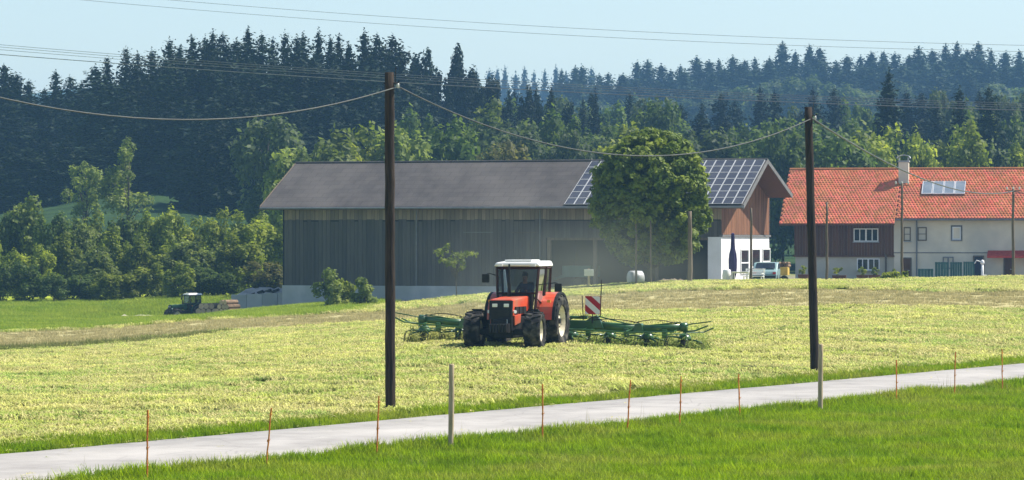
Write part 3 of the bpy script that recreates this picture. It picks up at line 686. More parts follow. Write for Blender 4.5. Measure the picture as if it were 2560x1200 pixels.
# left hedge of bushes and young trees
top_b = interp([(-60,520),(20,490),(90,500),(150,495),(200,560),(270,520),(350,535),(420,520),(490,550),(560,528),(640,520),(720,560)])
row(['leaf_mid', 'leaf_mid', 'leaf_deep', 'leaf_pale'], [-40, 15, 72, 132, 190, 250, 305, 365, 420, 480, 545, 605, 660, 705], lambda x: top_b(x) + tr_r.uniform(-12, 14), 266, 4, 120, 0.2, 'in the back of the left hedge', 'back of the left hedge')
row(['leaf_mid', 'leaf_pale', 'leaf_mid'], [-25, 42, 105, 168, 230, 292, 350, 408, 470, 528, 590], lambda x: 600 + tr_r.uniform(-30, 30), 255, 2.5, 118, 0.2, 'in the front of the left hedge', 'front of the left hedge')
row(['leaf_mid', 'leaf_deep'], [0, 60, 135, 200, 262, 325, 385, 445, 505, 560], lambda x: 672 + tr_r.uniform(-18, 18), 249, 1.2, 95, 0.2, 'among the low bushes at the hedge foot', 'low bushes at the hedge foot')
tree('leaf_olive', 655, 650, 247, 130, 'olive brown bush at the left corner of the barn', None, 0)
# hero maple in front of the barn
def hero():
    d = 203.0; X = (1628 - 1280) / FPX * d; zg = gz(X, d) - 0.1; h = (600 - 318) / FPX * d - zg; w_ = 300 / FPX * d
    r = np.random.default_rng(91); cs = []; ns = []; tn = []; Lb = []
    base = 1.6; NL = 560
    for i in range(NL):
        f = (i + 0.5) / NL; f = 1 - (1 - f) ** 0.85; a = i * 2.39996 + r.uniform(-0.25, 0.25)
        prof = np.interp(f, [0, 0.10, 0.3, 0.5, 0.7, 0.84, 0.94, 1.0], [0.50, 0.80, 0.97, 1.0, 0.92, 0.76, 0.50, 0.1])
        q = (prof * w_ / 2 - 0.30) * r.uniform(0.84, 1.06) if i % 3 else prof * w_ / 2 * r.uniform(0.1, 0.6); lr = r.uniform(0.26, 0.50)
        Lb.append((np.array([math.cos(a) * q, math.sin(a) * q, base + (h - base - 0.3) * f]), lr, r.uniform()))
    for p, lr, tt in Lb:
        k = int(130 * (lr / 0.4) ** 2); dd = r.normal(size=(k, 3)); dd /= np.linalg.norm(dd, axis=1)[:, None]; dd[:, 2] = np.abs(dd[:, 2]) * np.where(r.uniform(size=k) < 0.75, 1, -1)
        q = (1 - 0.5 * r.uniform(size=k) ** 2)[:, None] * (1 + 0.18 * r.normal(size=(k, 1)))
        cs.append(p + dd * lr * q * [1, 1, 0.75]); ns.append(dd + [0, 0, 0.5]); tn.append(np.clip(0.45 * tt + 0.55 * r.uniform(size=k), 0, 1))
    v, f = rquads(np.concatenate(cs), np.concatenate(ns), np.full(sum(len(c) for c in cs), 0.18), r, 1.5)
    o = empty('maple_tree', (X, d, zg), 0, 'large dense round-topped maple standing before the barn solar panels', 'tree')
    inst('crown', np_mesh('maple_crown', v, f, M['leaf_hero'], np.concatenate(tn)), o)
    mb = MB(); mb.tube([(0, 0, -0.3), (0.03, 0, 1.2), (-0.05, 0.05, 3), (0.05, 0, 5.5), (0, 0, h * 0.9)], [0.3, 0.22, 0.19, 0.12, 0.03], 8)
    for p, lr, tt in Lb[:30]:
        b = Vector((0, 0, max(1.0, p[2] * 0.6))); e = Vector(p); mb.tube([b, b.lerp(e, 0.55) + Vector((0, 0, 0.2)), e], [0.07, 0.05, 0.015], 5)
    mb.build('trunk', M['bark'], o, True)
hero()
# bushes and a sapling at the barn wall
def bush(x, ytop, ybase, d, wpx, mat, label, seed, n=1500, leaf=0.16, stem=0.0, name='bush'):
    X = (x - 1280) / FPX * d; zg = gz(X, d) - 0.05; h = (600 - ytop) / FPX * d - zg; w_ = wpx / FPX * d
    a, lb = broad_mesh(seed, w_, h, stem * h + 0.05, n, 16, leaf, M[mat], 'cone' if not stem else 'thin', 0.55)
    o = empty(name, (X, d, zg), 0, label, 'bush' if name == 'bush' else 'tree'); inst('crown', a, o)
    inst('trunk', trunk_mesh(seed, h, stem * h + 0.05, w_, M['bark'], 0.045 if stem else 0.05, lb), o); return o
bush(822, 676, 770, 214, 130, 'leaf_pale', 'pale green pointed bush at the foot of the barn plinth', 401)
bush(858, 684, 770, 216, 95, 'leaf_mid', 'smaller bush between two pointed bushes at the barn', 402)
bush(911, 690, 770, 213, 100, 'leaf_pale', 'narrow pointed bush just left of the first utility pole', 403)
bush(1140, 603, 745, 211, 120, 'leaf_pale', 'slender sapling with airy crown before the dark barn wall', 404, 900, 0.15, 0.42, 'sapling')
bush(2226, 676, 710, 203, 100, 'leaf_mid', 'low green bush at the far edge of the hay field', 405, 900, 0.14)
bush(2262, 668, 705, 204, 30, 'leaf_mid', 'ivy clump round the foot of a thin pole by the house', 406, 300, 0.12)
# ---------------------------------------------------------------- buildings
M['plank'] = MAT('weathered_plank', (0.075, 0.068, 0.058), (0.115, 0.104, 0.088), scale=1.6, stretch=(6, 6, 0.45), rough=0.9, rnd=0.18, bump=0.4, bscale=5)
M['plank_top'] = MAT('sheltered_plank', (0.18, 0.145, 0.10), (0.27, 0.215, 0.145), scale=1.6, stretch=(6, 6, 0.5), rough=0.9, rnd=0.28, bump=0.3, bscale=5)
M['brown_board'] = MAT('brown_board', (0.15, 0.062, 0.029), (0.26, 0.12, 0.057), scale=1.5, stretch=(1, 5, 0.5), rough=0.85, rnd=0.2, bump=0.3, bscale=5)
M['barn_roof'] = MAT('fibre_cement_roof', (0.054, 0.046, 0.043), (0.076, 0.066, 0.061), scale=1.2, stretch=(1, 0.5, 1), rough=0.8, bump=0.3, bscale=14, c3=(0.098, 0.086, 0.078), c3scale=0.22)
M['concrete'] = MAT('concrete', (0.40, 0.42, 0.42), (0.52, 0.53, 0.52), scale=1.2, rough=0.9, bump=0.3, bscale=9, c3=(0.34, 0.36, 0.34), c3scale=0.4)
M['white_plaster'] = MAT('white_plaster', (0.72, 0.71, 0.68), (0.82, 0.81, 0.78), scale=1.0, rough=0.9, bump=0.15, bscale=12)
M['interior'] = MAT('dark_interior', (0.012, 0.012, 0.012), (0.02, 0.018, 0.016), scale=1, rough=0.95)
def roof_courses(m, sx, sy):
    T = m.node_tree; N = T.nodes; L = T.links; bs = N['Principled BSDF']; src = bs.inputs['Base Color'].links[0].from_socket
    tc = N.new('ShaderNodeTexCoord'); br = N.new('ShaderNodeTexBrick'); br.inputs['Scale'].default_value = 1.0; br.inputs['Brick Width'].default_value = sx; br.inputs['Row Height'].default_value = sy; br.inputs['Mortar Size'].default_value = 0.02
    br.inputs['Color1'].default_value = (1, 1, 1, 1); br.inputs['Color2'].default_value = (0.84, 0.85, 0.86, 1); br.inputs['Mortar'].default_value = (0.62, 0.62, 0.62, 1); br.inputs['Bias'].default_value = -0.2
    L.new(tc.outputs['Object'], br.inputs['Vector']); mx = N.new('ShaderNodeMix'); mx.data_type = 'RGBA'; mx.blend_type = 'MULTIPLY'; mx.inputs['Factor'].default_value = 1
    L.new(src, mx.inputs['A']); L.new(br.outputs['Color'], mx.inputs['B']); L.new(mx.outputs['Result'], bs.inputs['Base Color'])
roof_courses(M['barn_roof'], 1.1, 0.62)
M['solar'] = MAT('solar_cells', (0.040, 0.036, 0.042), (0.056, 0.052, 0.056), scale=1.2, rough=0.22, spec=0.6, rnd=0.12)
M['alu'] = MAT('aluminium', (0.62, 0.63, 0.64), (0.7, 0.7, 0.7), scale=3, rough=0.4, metal=0.4)
M['timber'] = MAT('old_timber', (0.10, 0.075, 0.05), (0.17, 0.13, 0.09), scale=2, stretch=(5, 5, 0.5), rough=0.85, rnd=0.2)
M['trim'] = MAT('pale_trim', (0.13, 0.125, 0.12), (0.18, 0.175, 0.165), scale=3, rough=0.7)
M['tile'] = MAT('clay_tile', (0.54, 0.15, 0.065), (0.66, 0.22, 0.105), scale=1.3, rough=0.85, tint=0.25, bump=0.2, bscale=10, c3=(0.48, 0.16, 0.085), c3scale=0.45, spec=0.15)
M['dark_wood'] = MAT('dark_brown_wood', (0.105, 0.038, 0.012), (0.155, 0.064, 0.022), scale=2, stretch=(6, 6, 0.5), rough=0.85, rnd=0.22, bump=0.3)
M['render'] = MAT('house_plaster', (0.72, 0.64, 0.48), (0.80, 0.72, 0.56), scale=0.8, rough=0.9, bump=0.15, bscale=10, c3=(0.58, 0.54, 0.44), c3scale=0.35)
M['cream'] = MAT('cream_plaster', (0.50, 0.46, 0.36), (0.58, 0.54, 0.44), scale=0.8, rough=0.9)
M['white_paint'] = MAT('white_paint', (0.78, 0.78, 0.75), (0.84, 0.83, 0.8), scale=5, rough=0.5)
M['pane'] = MAT('window_glass', (0.012, 0.016, 0.02), (0.03, 0.035, 0.04), scale=1.5, rough=0.08, spec=0.6)
M['grey_metal'] = MAT('zinc', (0.16, 0.17, 0.175), (0.22, 0.22, 0.22), scale=3, rough=0.5, metal=0.3)
M['green_panel'] = MAT('green_board', (0.035, 0.10, 0.085), (0.06, 0.14, 0.115), scale=2, rough=0.7, rnd=0.15)
M['blue_dark'] = MAT('navy_paint', (0.010, 0.012, 0.035), (0.02, 0.02, 0.05), scale=2, rough=0.5)
M['red_cloth'] = MAT('red_awning', (0.6, 0.05, 0.035), (0.72, 0.10, 0.06), scale=4, rough=0.8, transl=0.3)

def local_x(px, o, th):
    """local x along a wall from origin o=(X,Y), turned by th, that shows at photo column px"""
    k = (px - 1280) / FPX; ax, ay = math.cos(th), math.sin(th)
    return (k * o[1] - o[0]) / (ax - k * ay)

# ---- barn
BT = R(-18); BO = ((1803 - 1280) / FPX * 225.0, 225.0); BL = 31.24; BW = 13.6; BRY = 5.9
ZE, ZR, ZB = 2.12, 5.28, 3.0; OV = 1.7; FO = 0.8
barn = empty('barn', (BO[0], BO[1], 0), BT, 'long dark weathered timber barn with grey roof and solar panels', 'barn')
lx = lambda px: local_x(px, BO, BT)
pitch = math.atan2(ZR - ZE, BRY + FO); ca, sa = math.cos(pitch), math.sin(pitch)
mb = MB(); th = 0.16     # roof: front slope, back slope
x0, x1 = -BL - 1.3, OV
ym = BW - 0.5
mb.prism([(x0, -FO, ZE), (x0, BRY, ZR), (x0, BRY, ZR + th), (x0, -FO, ZE + th)], (x1 - x0, 0, 0))
mb.prism([(x0, BRY + 0.004, ZR), (x0, ym, ZB), (x0, ym, ZB + th), (x0, BRY + 0.004, ZR + th)], (x1 - x0, 0, 0))
roof = mb.build('roof', M['barn_roof'], barn)
mb = MB(); mb.prism([(x0 + 0.02, -FO + 0.02, ZE - 0.05), (x0 + 0.02, BRY, ZR - 0.05), (x0 + 0.02, BRY, ZR - 0.004), (x0 + 0.02, -FO + 0.02, ZE - 0.004)], (x1 - x0 - 0.04, 0, 0)); mb.prism([(x0 + 0.02, BRY + 0.004, ZR - 0.05), (x0 + 0.02, ym, ZB - 0.05), (x0 + 0.02, ym, ZB - 0.004), (x0 + 0.02, BRY + 0.004, ZR - 0.004)], (x1 - x0 - 0.04, 0, 0)); mb.build('soffit', M['dark_wood'], roof)
mb = MB(); mb.tube([(x0 - 0.02, BRY, ZR + th), (x1 + 0.02, BRY, ZR + th)], 0.10, 8); mb.build('ridge_cap', M['barn_roof'], roof)
for xx in (x0 - 0.05, x1 + 0.004):
    mb = MB(); mb.prism([(xx, -FO - 0.03, ZE - 0.10), (xx, BRY, ZR - 0.10), (xx, BRY, ZR + th + 0.04), (xx, -FO - 0.03, ZE + th + 0.04)], (0.045, 0, 0))
    mb.prism([(xx, BRY + 0.003, ZR - 0.10), (xx, ym + 0.03, ZB - 0.10), (xx, ym + 0.03, ZB + th + 0.04), (xx, BRY + 0.003, ZR + th + 0.04)], (0.045, 0, 0))
    mb.build('verge_board', M['trim'] if xx > 0 else M['timber'], roof)
mb = MB(); mb.tube([(x0, -FO - 0.07, ZE + 0.05), (x1, -FO - 0.07, ZE + 0.05)], 0.075, 8); mb.build('gutter', M['grey_metal'], roof)
XO0, XO1 = lx(1372), lx(1768)      # open bays on the front
ZT = 0.2; ZPL = -3.12; ZG = -5.2
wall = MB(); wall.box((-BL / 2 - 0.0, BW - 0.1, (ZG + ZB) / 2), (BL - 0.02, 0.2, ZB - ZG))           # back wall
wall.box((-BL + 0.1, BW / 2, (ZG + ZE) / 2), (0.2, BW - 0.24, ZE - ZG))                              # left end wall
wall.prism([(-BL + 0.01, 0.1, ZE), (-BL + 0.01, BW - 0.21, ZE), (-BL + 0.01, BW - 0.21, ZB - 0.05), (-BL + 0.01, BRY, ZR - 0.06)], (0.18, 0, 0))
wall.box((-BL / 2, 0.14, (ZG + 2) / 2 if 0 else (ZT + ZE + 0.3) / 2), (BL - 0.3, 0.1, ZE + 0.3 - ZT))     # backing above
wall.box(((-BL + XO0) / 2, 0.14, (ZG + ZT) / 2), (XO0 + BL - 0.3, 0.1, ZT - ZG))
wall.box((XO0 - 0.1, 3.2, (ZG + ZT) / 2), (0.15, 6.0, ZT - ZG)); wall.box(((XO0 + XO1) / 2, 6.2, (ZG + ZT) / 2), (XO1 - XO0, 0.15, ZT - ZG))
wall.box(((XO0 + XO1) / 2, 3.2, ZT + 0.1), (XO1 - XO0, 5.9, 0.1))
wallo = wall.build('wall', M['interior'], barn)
pr = random.Random(3)
pm = {}
def board(name, x, w_, z0, z1, mat, y, parent):
    key = (mat, round(z0, 2), round(z1, 2))
    if key not in pm:
        b = MB(); b.box((0, 0, (z0 + z1) / 2), (1, 0.035, z1 - z0)); pm[key] = b.mesh('plank', M[mat])
    return inst(name, pm[key], parent, (x, y, 0), (0, 0, 0), (w_, 1, 1))
x = -BL + 0.14
while x < -0.1:
    w_ = pr.uniform(0.25, 0.33); dy = pr.uniform(-0.018, 0.012); xc = x + w_ / 2
    if xc < XO0 - 0.1:
        board('plank', xc, w_ - 0.022, ZPL, 1.35 + pr.choice((-0.08, 0, 0.06)), 'plank', 0.06 + dy, wallo)
        board('plank', xc, w_ - 0.022, 1.36, ZE + 0.3, 'plank_top', 0.063 + dy, wallo)
    else:
        board('plank', xc, w_ - 0.022, ZT - 0.05, 1.30, 'plank', 0.06 + dy, wallo)
        board('plank', xc, w_ - 0.022, 1.36, ZE + 0.3, 'plank_top', 0.063 + dy, wallo)
    x += w_
for px in (1041, 1350):
    b = MB(); b.cyl((lx(px), -0.02, ZPL), (lx(px), -0.02, ZE - 0.1), 0.045, n=8); b.build('downpipe', M['grey_metal'], barn)
b = MB(); b.box((lx(1195), 0.02, 0.52), (2.1, 0.05, 0.05)); b.build('window_slit', M['trim'], wallo)
b = MB(); b.box((lx(1310), 0.02, 0.50), (1.9, 0.04, 0.045)); b.build('window_slit', M['timber'], wallo)
b = MB(); b.box(((-BL + XO0) / 2, 0.05, (ZG + ZPL) / 2 - 0.01), (XO0 + BL - 0.02, 0.26, ZPL - ZG)); b.build('plinth', M['concrete'], barn, bevel=0.02)
for px in (1372, 1487, 1640):
    b = MB(); b.box((lx(px), 0.1, (ZG + ZT) / 2), (0.24, 0.24, ZT - ZG - 0.06)); b.build('bay_post', M['timber'], barn)
b = MB(); b.box(((XO0 + XO1) / 2, 0.02, ZT - 0.13), (XO1 - XO0 + 0.1, 0.10, 0.16)); b.build('lintel', M['timber'], barn)
# white lower corner and gable storey
b = MB(); b.box((XO1 / 2 + 0.02, 0.16, (ZG + ZT) / 2), (-XO1 - 0.04, 0.3, ZT - ZG)); b.box((-0.14, BW / 2 + 0.1, (ZG + ZT) / 2), (0.26, BW - 0.45, ZT - ZG + 0.004))
gw = b.build('gable_wall', M['white_plaster'], barn)
b = MB(); b.box((-0.02, BW / 2, ZT + 0.08), (0.20, BW, 0.14)); b.build('storey_beam', M['trim'], barn)
# brown gable boards
gy_ = 0.06; n_ = 0
b = MB()
while gy_ < BW - 0.1:
    w_ = pr.uniform(0.2, 0.27); yc = gy_ + w_ / 2
    zt = (ZE + FO * 0.42 + (ZR - ZE - 0.3) * min(1, yc / BRY)) if yc < BRY else ZR - (ZR - ZB) * (yc - BRY) / (BW - BRY)
    zt = min(zt, ZE + (ZR - ZE) * (yc + FO) / (BRY + FO) if yc < BRY else zt) - 0.06
    gb = MB(); gb.box((0, 0, (ZT + 0.16 + zt) / 2), (0.04, w_ - 0.014, zt - ZT - 0.16))
    gb.build('gable_board', M['brown_board'], barn, loc=(-0.03 + pr.uniform(-0.008, 0.008), yc, 0)); gy_ += w_
for yy, (zz, hh, ww) in {2.2: (3.05, 0.62, 1.1), 4.4: (2.95, 0.5, 0.9)}.items():
    b = MB(); b.box((0.02, yy, zz), (0.05, ww, hh)); b.build('gable_hatch', M['white_plaster'] if yy < 3 else M['timber'], barn)
# gable windows (on the sunlit white storey)
def gable_window(y, w_, z0, z1, cross):
    f = MB(); t_ = 0.10
    for a, c_, s_ in ((0, (y, z1), (w_, t_)), (0, (y, z0), (w_, t_))): f.box((0.015, c_[0], c_[1]), (0.09, s_[0], s_[1]))
    for sgn in (-1, 1): f.box((0.012, y + sgn * w_ / 2, (z0 + z1) / 2), (0.084, t_, z1 - z0 - t_))
    if cross: f.box((0.012, y, (z0 + z1) / 2 - 0.1), (0.07, w_ - t_, 0.09))
    fo = f.build('window', M['white_paint'], barn)
    p = MB(); p.box((-0.004, y, (z0 + z1) / 2), (0.02, w_ - 0.02, z1 - z0 - 0.02)); p.build('pane', M['pane'], fo)
def ly(px):      # local y on the gable wall showing at column px
    k = (px - 1280) / FPX; bx, by = -math.sin(BT), math.cos(BT); return (k * BO[1] - BO[0]) / (bx - k * by)
gable_window(ly(1861), ly(1870) - ly(1851), -2.25, -0.65, True)
gable_window(ly(1889), ly(1899) - ly(1879), -2.9, -0.62, True)
gable_window(ly(1915), ly(1925) - ly(1907), -1.5, -0.62, False)
# solar panels: 18 columns, 7 rows, individual panels on the front slope
SX1 = OV - 0.08; cw = (lx(1868) + 0.0 - lx(1424)) / 18; slope = (BRY + FO) / ca; rh = (slope - 0.28) / 7
b = MB(); b.box((0, 0, 0), (cw - 0.012, rh - 0.012, 0.035)); pme = b.mesh('solar_panel', M['solar'])
fr = MB()
for s_ in (-1, 1): fr.box((s_ * (cw / 2 - 0.02), 0, 0.006), (0.034, rh - 0.014, 0.045)); fr.box((0, s_ * (rh / 2 - 0.02), 0.006), (cw - 0.078, 0.026, 0.043))
fme = fr.mesh('panel_frame', MAT('panel_frame_metal', (0.40, 0.41, 0.41), (0.5, 0.5, 0.5), scale=3, rough=0.5, metal=0.2))
for i in range(18):
    for j in range(7):
        q = 0.10 + (j + 0.5) * rh; xx = SX1 - (i + 0.5) * cw
        o = inst('solar_panel', pme, barn, (xx, -FO + q * ca - sa * (th + 0.07), ZE + q * sa + ca * (th + 0.07)), (pitch, 0, 0)); inst('frame', fme, o)
# stored things in the open bay
t = empty('green_trailer', (BO[0] + math.cos(BT) * lx(1440) , BO[1] - 0.5 + math.sin(BT) * lx(1440) + 2.0, gz(4, 226) - 0.1), BT, 'green farm trailer with drawbar parked inside the dark barn bay', 'trailer')
b = MB(); b.box((0.4, 0, 1.35), (2.0, 2.2, 0.75)); b.build('box_body', M['green_panel'], t)
b = MB(); b.prism([(-0.6, -0.05, 1.2), (-2.6, -0.05, 0.55), (-2.6, -0.05, 0.43), (-0.6, -0.05, 1.0)], (0, 0.12, 0)); b.build('drawbar', M['green_panel'], t)
for s_ in (-0.9, 0.9):
    b = MB(); b.lathe([(0.0, -0.1), (0.42, -0.1), (0.45, 0), (0.42, 0.1), (0.0, 0.1)], Matrix.Translation((0.5, s_, 0.45)) @ Matrix.Rotation(R(90), 4, 'Z'), 16); b.build('wheel', M['dark_metal'], t)

# ---- silage wall left of the barn
sw = empty('silage_wall', (*P(655, 700, 236).xy, 0), R(-12), 'low grey concrete silage wall left of the barn', 'wall')
for k in range(4):
    b = MB(); b.box((-1.65 + 1.12 * k, 0.02 * (k % 2), (-4.9 - 3.75) / 2 - 0.22 + 0.05 * k), (1.1, 0.18, 1.5)); b.build('panel', M['concrete'], sw, bevel=0.02)
M['cover'] = MAT('silage_cover', (0.33, 0.31, 0.28), (0.5, 0.47, 0.43), scale=1.5, rough=0.8, bump=0.6, bscale=3)
def mound(name, c, sx, sy, sz, mat, label, cat, seed, n=22):
    r = np.random.default_rng(seed); vs = []; fs = []
    for i in range(n + 1):
        for j in range(n + 1):
            a, b_ = 2 * i / n - 1, 2 * j / n - 1; q = max(0, 1 - (abs(a) ** 2.6)) * max(0, 1 - abs(b_) ** 2.4)
            vs.append((a * sx / 2, b_ * sy / 2, sz * q ** 0.6 * (0.85 + 0.25 * float(vnoise(a * 4, b_ * 4, 0.6, seed))) + 0.05 * float(vnoise(a * 9, b_ * 9, 0.7, seed + 1)) - 0.1))
    for i in range(n):
        for j in range(n): fs.append((i * (n + 1) + j, (i + 1) * (n + 1) + j, (i + 1) * (n + 1) + j + 1, i * (n + 1) + j + 1))
    me = np_mesh(name, np.array(vs), np.array(fs), mat); me.polygons.foreach_set('use_smooth', [True] * len(fs))
    return tag(inst(name, me, None, c, (0, 0, R(-10))), label, cat)
mound('silage_heap', (P(668, 700, 241).x, 241, -4.2), 4.6, 3.6, 0.95, M['cover'], 'pale covered silage heap behind the concrete wall', 'heap', 31)
pr2 = random.Random(9)
M['tyre'] = MAT('tyre_rubber', (0.018, 0.018, 0.018), (0.05, 0.045, 0.038), scale=5, rough=0.85, bump=0.2)
for k, (px, py) in enumerate(((632, 736), (648, 731), (668, 728), (688, 727))):
    p = P(px, py, 240); b = MB(); b.lathe([(0.2, -0.07), (0.3, -0.09), (0.34, 0), (0.3, 0.09), (0.2, 0.07), (0.2, -0.07)], Matrix.Rotation(R(70), 4, 'Y'), 14)
    tag(b.build('old_tyre', M['tyre'], None, True, loc=p), 'old tyre weighing the silage cover, %s from the left' % ORD[k], 'tyre', 'tyres on the silage heap')

# ---- farmhouse
HT = R(-11); HO = ((1985 - 1280) / FPX * 275.0, 275.0); HL = 30.0; HR = 6.0; HX = 8.05
hz_e, hz_r = 1.2, 5.62; HOV = 1.3; HRt = (hz_r - hz_e) / (HR + HOV)
house = empty('farmhouse', (HO[0], HO[1], 0), HT, 'white farmhouse with red tiled roof and dark timber upper storey', 'house')
hx = lambda px: local_x(px, HO, HT)
hz = lambda y, xl=10: (600 - y) / FPX * (HO[1] + math.sin(HT) * xl)
HG = -4.2; BK = 2 * HR
def hroofz(y): return hz_r - HRt * (HR - y)
b = MB(); b.prism([(0.1, 0.1, HG), (0.1, BK, HG), (0.1, BK, hroofz(0.1) - 0.05), (0.1, HR, hz_r - 0.2), (0.1, 0.1, hroofz(0.1) - 0.05)], (HX - 0.1, 0, 0))
b.build('core', M['cream'], house)
b = MB(); b.prism([(HX + 0.004, 0.0, HG), (HX + 0.004, BK, HG), (HX + 0.004, BK, hroofz(0) - 0.1), (HX + 0.004, HR, hz_r - 0.2), (HX + 0.004, 0.0, hroofz(0) - 0.1)], (HL - HX, 0, 0))
hw = b.build('wall', M['render'], house)
# dark timber boards of the left upper storey, each a board
tw = empty('timber_storey', (0, 0, 0)); tw.parent = house
x = 0.02; zb, zt = hz(638, 4), hroofz(0) - 0.08
bm_ = MB(); bm_.box((0, 0, (zb + zt) / 2), (1, 0.04, zt - zb)); dme = bm_.mesh('timber_board', M['dark_wood'])
while x < HX - 0.02:
    w_ = min(pr.uniform(0.2, 0.28), HX - x); inst('timber_board', dme, tw, (x + w_ / 2, 0.05 + pr.uniform(-0.012, 0.012), 0), (0, 0, 0), (w_ - 0.012, 1, 1)); x += w_
bm_ = MB(); y = 0.1
while y < BK - 0.05:
    w_ = pr.uniform(0.2, 0.28); bm_.box((0.05, y + w_ / 2, (zb + hroofz(min(y, BK - y)) - 0.1) / 2), (0.04, w_ - 0.012, hroofz(min(y, BK - y)) - 0.1 - zb)); y += w_
bm_.build('gable_cladding', M['dark_wood'], house)
b = MB(); b.box((HX / 2, -0.03, zb - 0.07), (HX + 0.1, 0.16, 0.13)); b.build('floor_beam', M['dark_wood'], house)
# roof deck and tiles
b = MB(); X0 = -1.0
def deck(xa, xb, oh):
    ye = -oh; b.prism([(xa, ye, hroofz(ye)), (xa, HR, hz_r), (xa, HR, hz_r + 0.12), (xa, ye, hroofz(ye) + 0.12)], (xb - xa, 0, 0))
deck(X0, HX + 0.15, HOV); deck(HX + 0.154, HL, 0.62)
b.prism([(X0, HR + 0.004, hz_r), (X0, BK + 0.8, hroofz(-0.8)), (X0, BK + 0.8, hroofz(-0.8) + 0.12), (X0, HR + 0.004, hz_r + 0.12)], (HL - X0, 0, 0))
hroof = b.build('roof', M['timber'], house)
hp = math.atan(HRt); hc, hs_ = math.cos(hp), math.sin(hp)
tv = []; tf = []; tt = []
prn = np.random.default_rng(12)
def tile_rows(xa, xb, oh):
    tot = (HR + oh) / hc; nr = int(tot / 0.34)
    for j in range(nr):
        q0 = j * tot / nr - 0.03; q1 = (j + 1) * tot / nr + 0.05; x = xa + (0.12 if j % 2 else 0)
        while x < xb - 0.05:
            w_ = min(0.25, xb - x); lift = prn.uniform(0, 0.015); b0 = len(tv)
            for q, h_ in ((q0, 0.125 + 0.055 + lift), (q1, 0.125 + 0.018)):
                for f, e in ((0.0, 0.0), (0.28, 0.035), (0.72, 0.035), (1.0, 0.0)):
                    tv.append((x + f * (w_ - 0.006), -oh + q * hc - hs_ * (h_ + e), hroofz(-oh) + q * hs_ + hc * (h_ + e)))
            tv.extend([(x, -oh + q0 * hc - hs_ * 0.125, hroofz(-oh) + q0 * hs_ + hc * 0.125), (x + w_ - 0.006, -oh + q0 * hc - hs_ * 0.125, hroofz(-oh) + q0 * hs_ + hc * 0.125)])
            c_ = float(prn.uniform())
            for f in ((0, 1, 5, 4), (1, 2, 6, 5), (2, 3, 7, 6), (8, 9, 2, 1), (8, 1, 0, 0), (9, 3, 2, 2)):
                if len(set(f)) == 4: tf.append(tuple(b0 + k for k in f)); tt.append(c_)
            x += w_
tile_rows(X0 - 0.04, HX + 0.15, HOV); tile_rows(HX + 0.15, 24.0, 0.62)
o = inst('roof_tiles', np_mesh('roof_tiles', np.array(tv), np.array(tf), M['tile'], tt), house); o['kind'] = 'stuff'
b = MB(); x = X0
while x < 24: b.tube([(x, HR, hz_r + 0.20), (x + 0.36, HR, hz_r + 0.22)], [0.13, 0.11], 8); x += 0.35
o = b.build('ridge_tiles', M['tile'], house); o['kind'] = 'stuff'
b = MB(); b.prism([(X0 - 0.06, -HOV - 0.02, hroofz(-HOV) - 0.1), (X0 - 0.06, HR, hz_r - 0.1), (X0 - 0.06, HR, hz_r + 0.16), (X0 - 0.06, -HOV - 0.02, hroofz(-HOV) + 0.16)], (0.05, 0, 0)); b.build('verge_board', M['dark_wood'], hroof)
b = MB(); b.tube([(HX + 0.2, -0.72, hroofz(-0.62) + 0.02), (24, -0.72, hroofz(-0.62) + 0.02)], 0.08, 8); b.build('gutter', M['grey_metal'], hroof)
b = MB(); b.tube([(X0, -HOV - 0.08, hroofz(-HOV) + 0.02), (HX + 0.1, -HOV - 0.08, hroofz(-HOV) + 0.02)], 0.06, 8); b.build('gutter', M['dark_wood'], hroof)
# chimney
cxl = hx(2249); cyl_ = 4.4
ch = MB(); ch.box((cxl, cyl_, (hroofz(cyl_) - 0.3 + 6.35) / 2), (0.82, 0.7, 6.35 - hroofz(cyl_) + 0.3)); cho = ch.build('chimney', M['render'], house, bevel=0.02)
ch = MB(); ch.box((cxl, cyl_, 6.42), (0.94, 0.82, 0.12)); ch.build('chimney_band', M['concrete'], cho)
ch = MB()
for sx in (-0.36, 0.36):
    for sy in (-0.3, 0.3): ch.box((cxl + sx, cyl_ + sy, 6.6), (0.05, 0.05, 0.26))
pts_ = [(cxl - 0.55 * math.cos(a), 0, 6.70 + 0.26 * math.sin(a)) for a in np.linspace(0, math.pi, 9)]
ch.prism([(p[0], cyl_ - 0.45, p[2]) for p in pts_] + [(p[0] * 0.96 + cxl * 0.04, cyl_ - 0.45, p[2] - 0.04) for p in pts_[::-1]], (0, 0.9, 0)); ch.build('chimney_cap', M['alu'], cho)
# collectors on the roof
for k in range(4):
    xa = hx(2298) + k * (hx(2408) - hx(2298)) / 4; w_ = (hx(2408) - hx(2298)) / 4
    q0 = 4.35; q1 = 6.35; qc = (q0 + q1) / 2; b = MB(); b.box((0, 0, 0), (w_ - 0.03, q1 - q0, 0.08))
    o = b.build('roof_collector', MAT('collector_glass', (0.16, 0.19, 0.23), (0.22, 0.25, 0.28), scale=1.5, rough=0.15, spec=0.7) if k == 0 else bpy.data.materials['collector_glass'], house,
                loc=(xa + w_ / 2, -HOV + qc * hc - hs_ * 0.30, hroofz(-HOV) + qc * hs_ + hc * 0.30), rot=(hp, 0, 0))
    f = MB()
    for s_ in (-1, 1): f.box((s_ * (w_ / 2 - 0.045), 0, 0.01), (0.06, q1 - q0, 0.10)); f.box((0, s_ * ((q1 - q0) / 2 - 0.03), 0.012), (w_ - 0.152, 0.06, 0.10))
    f.build('frame', M['alu'], o)
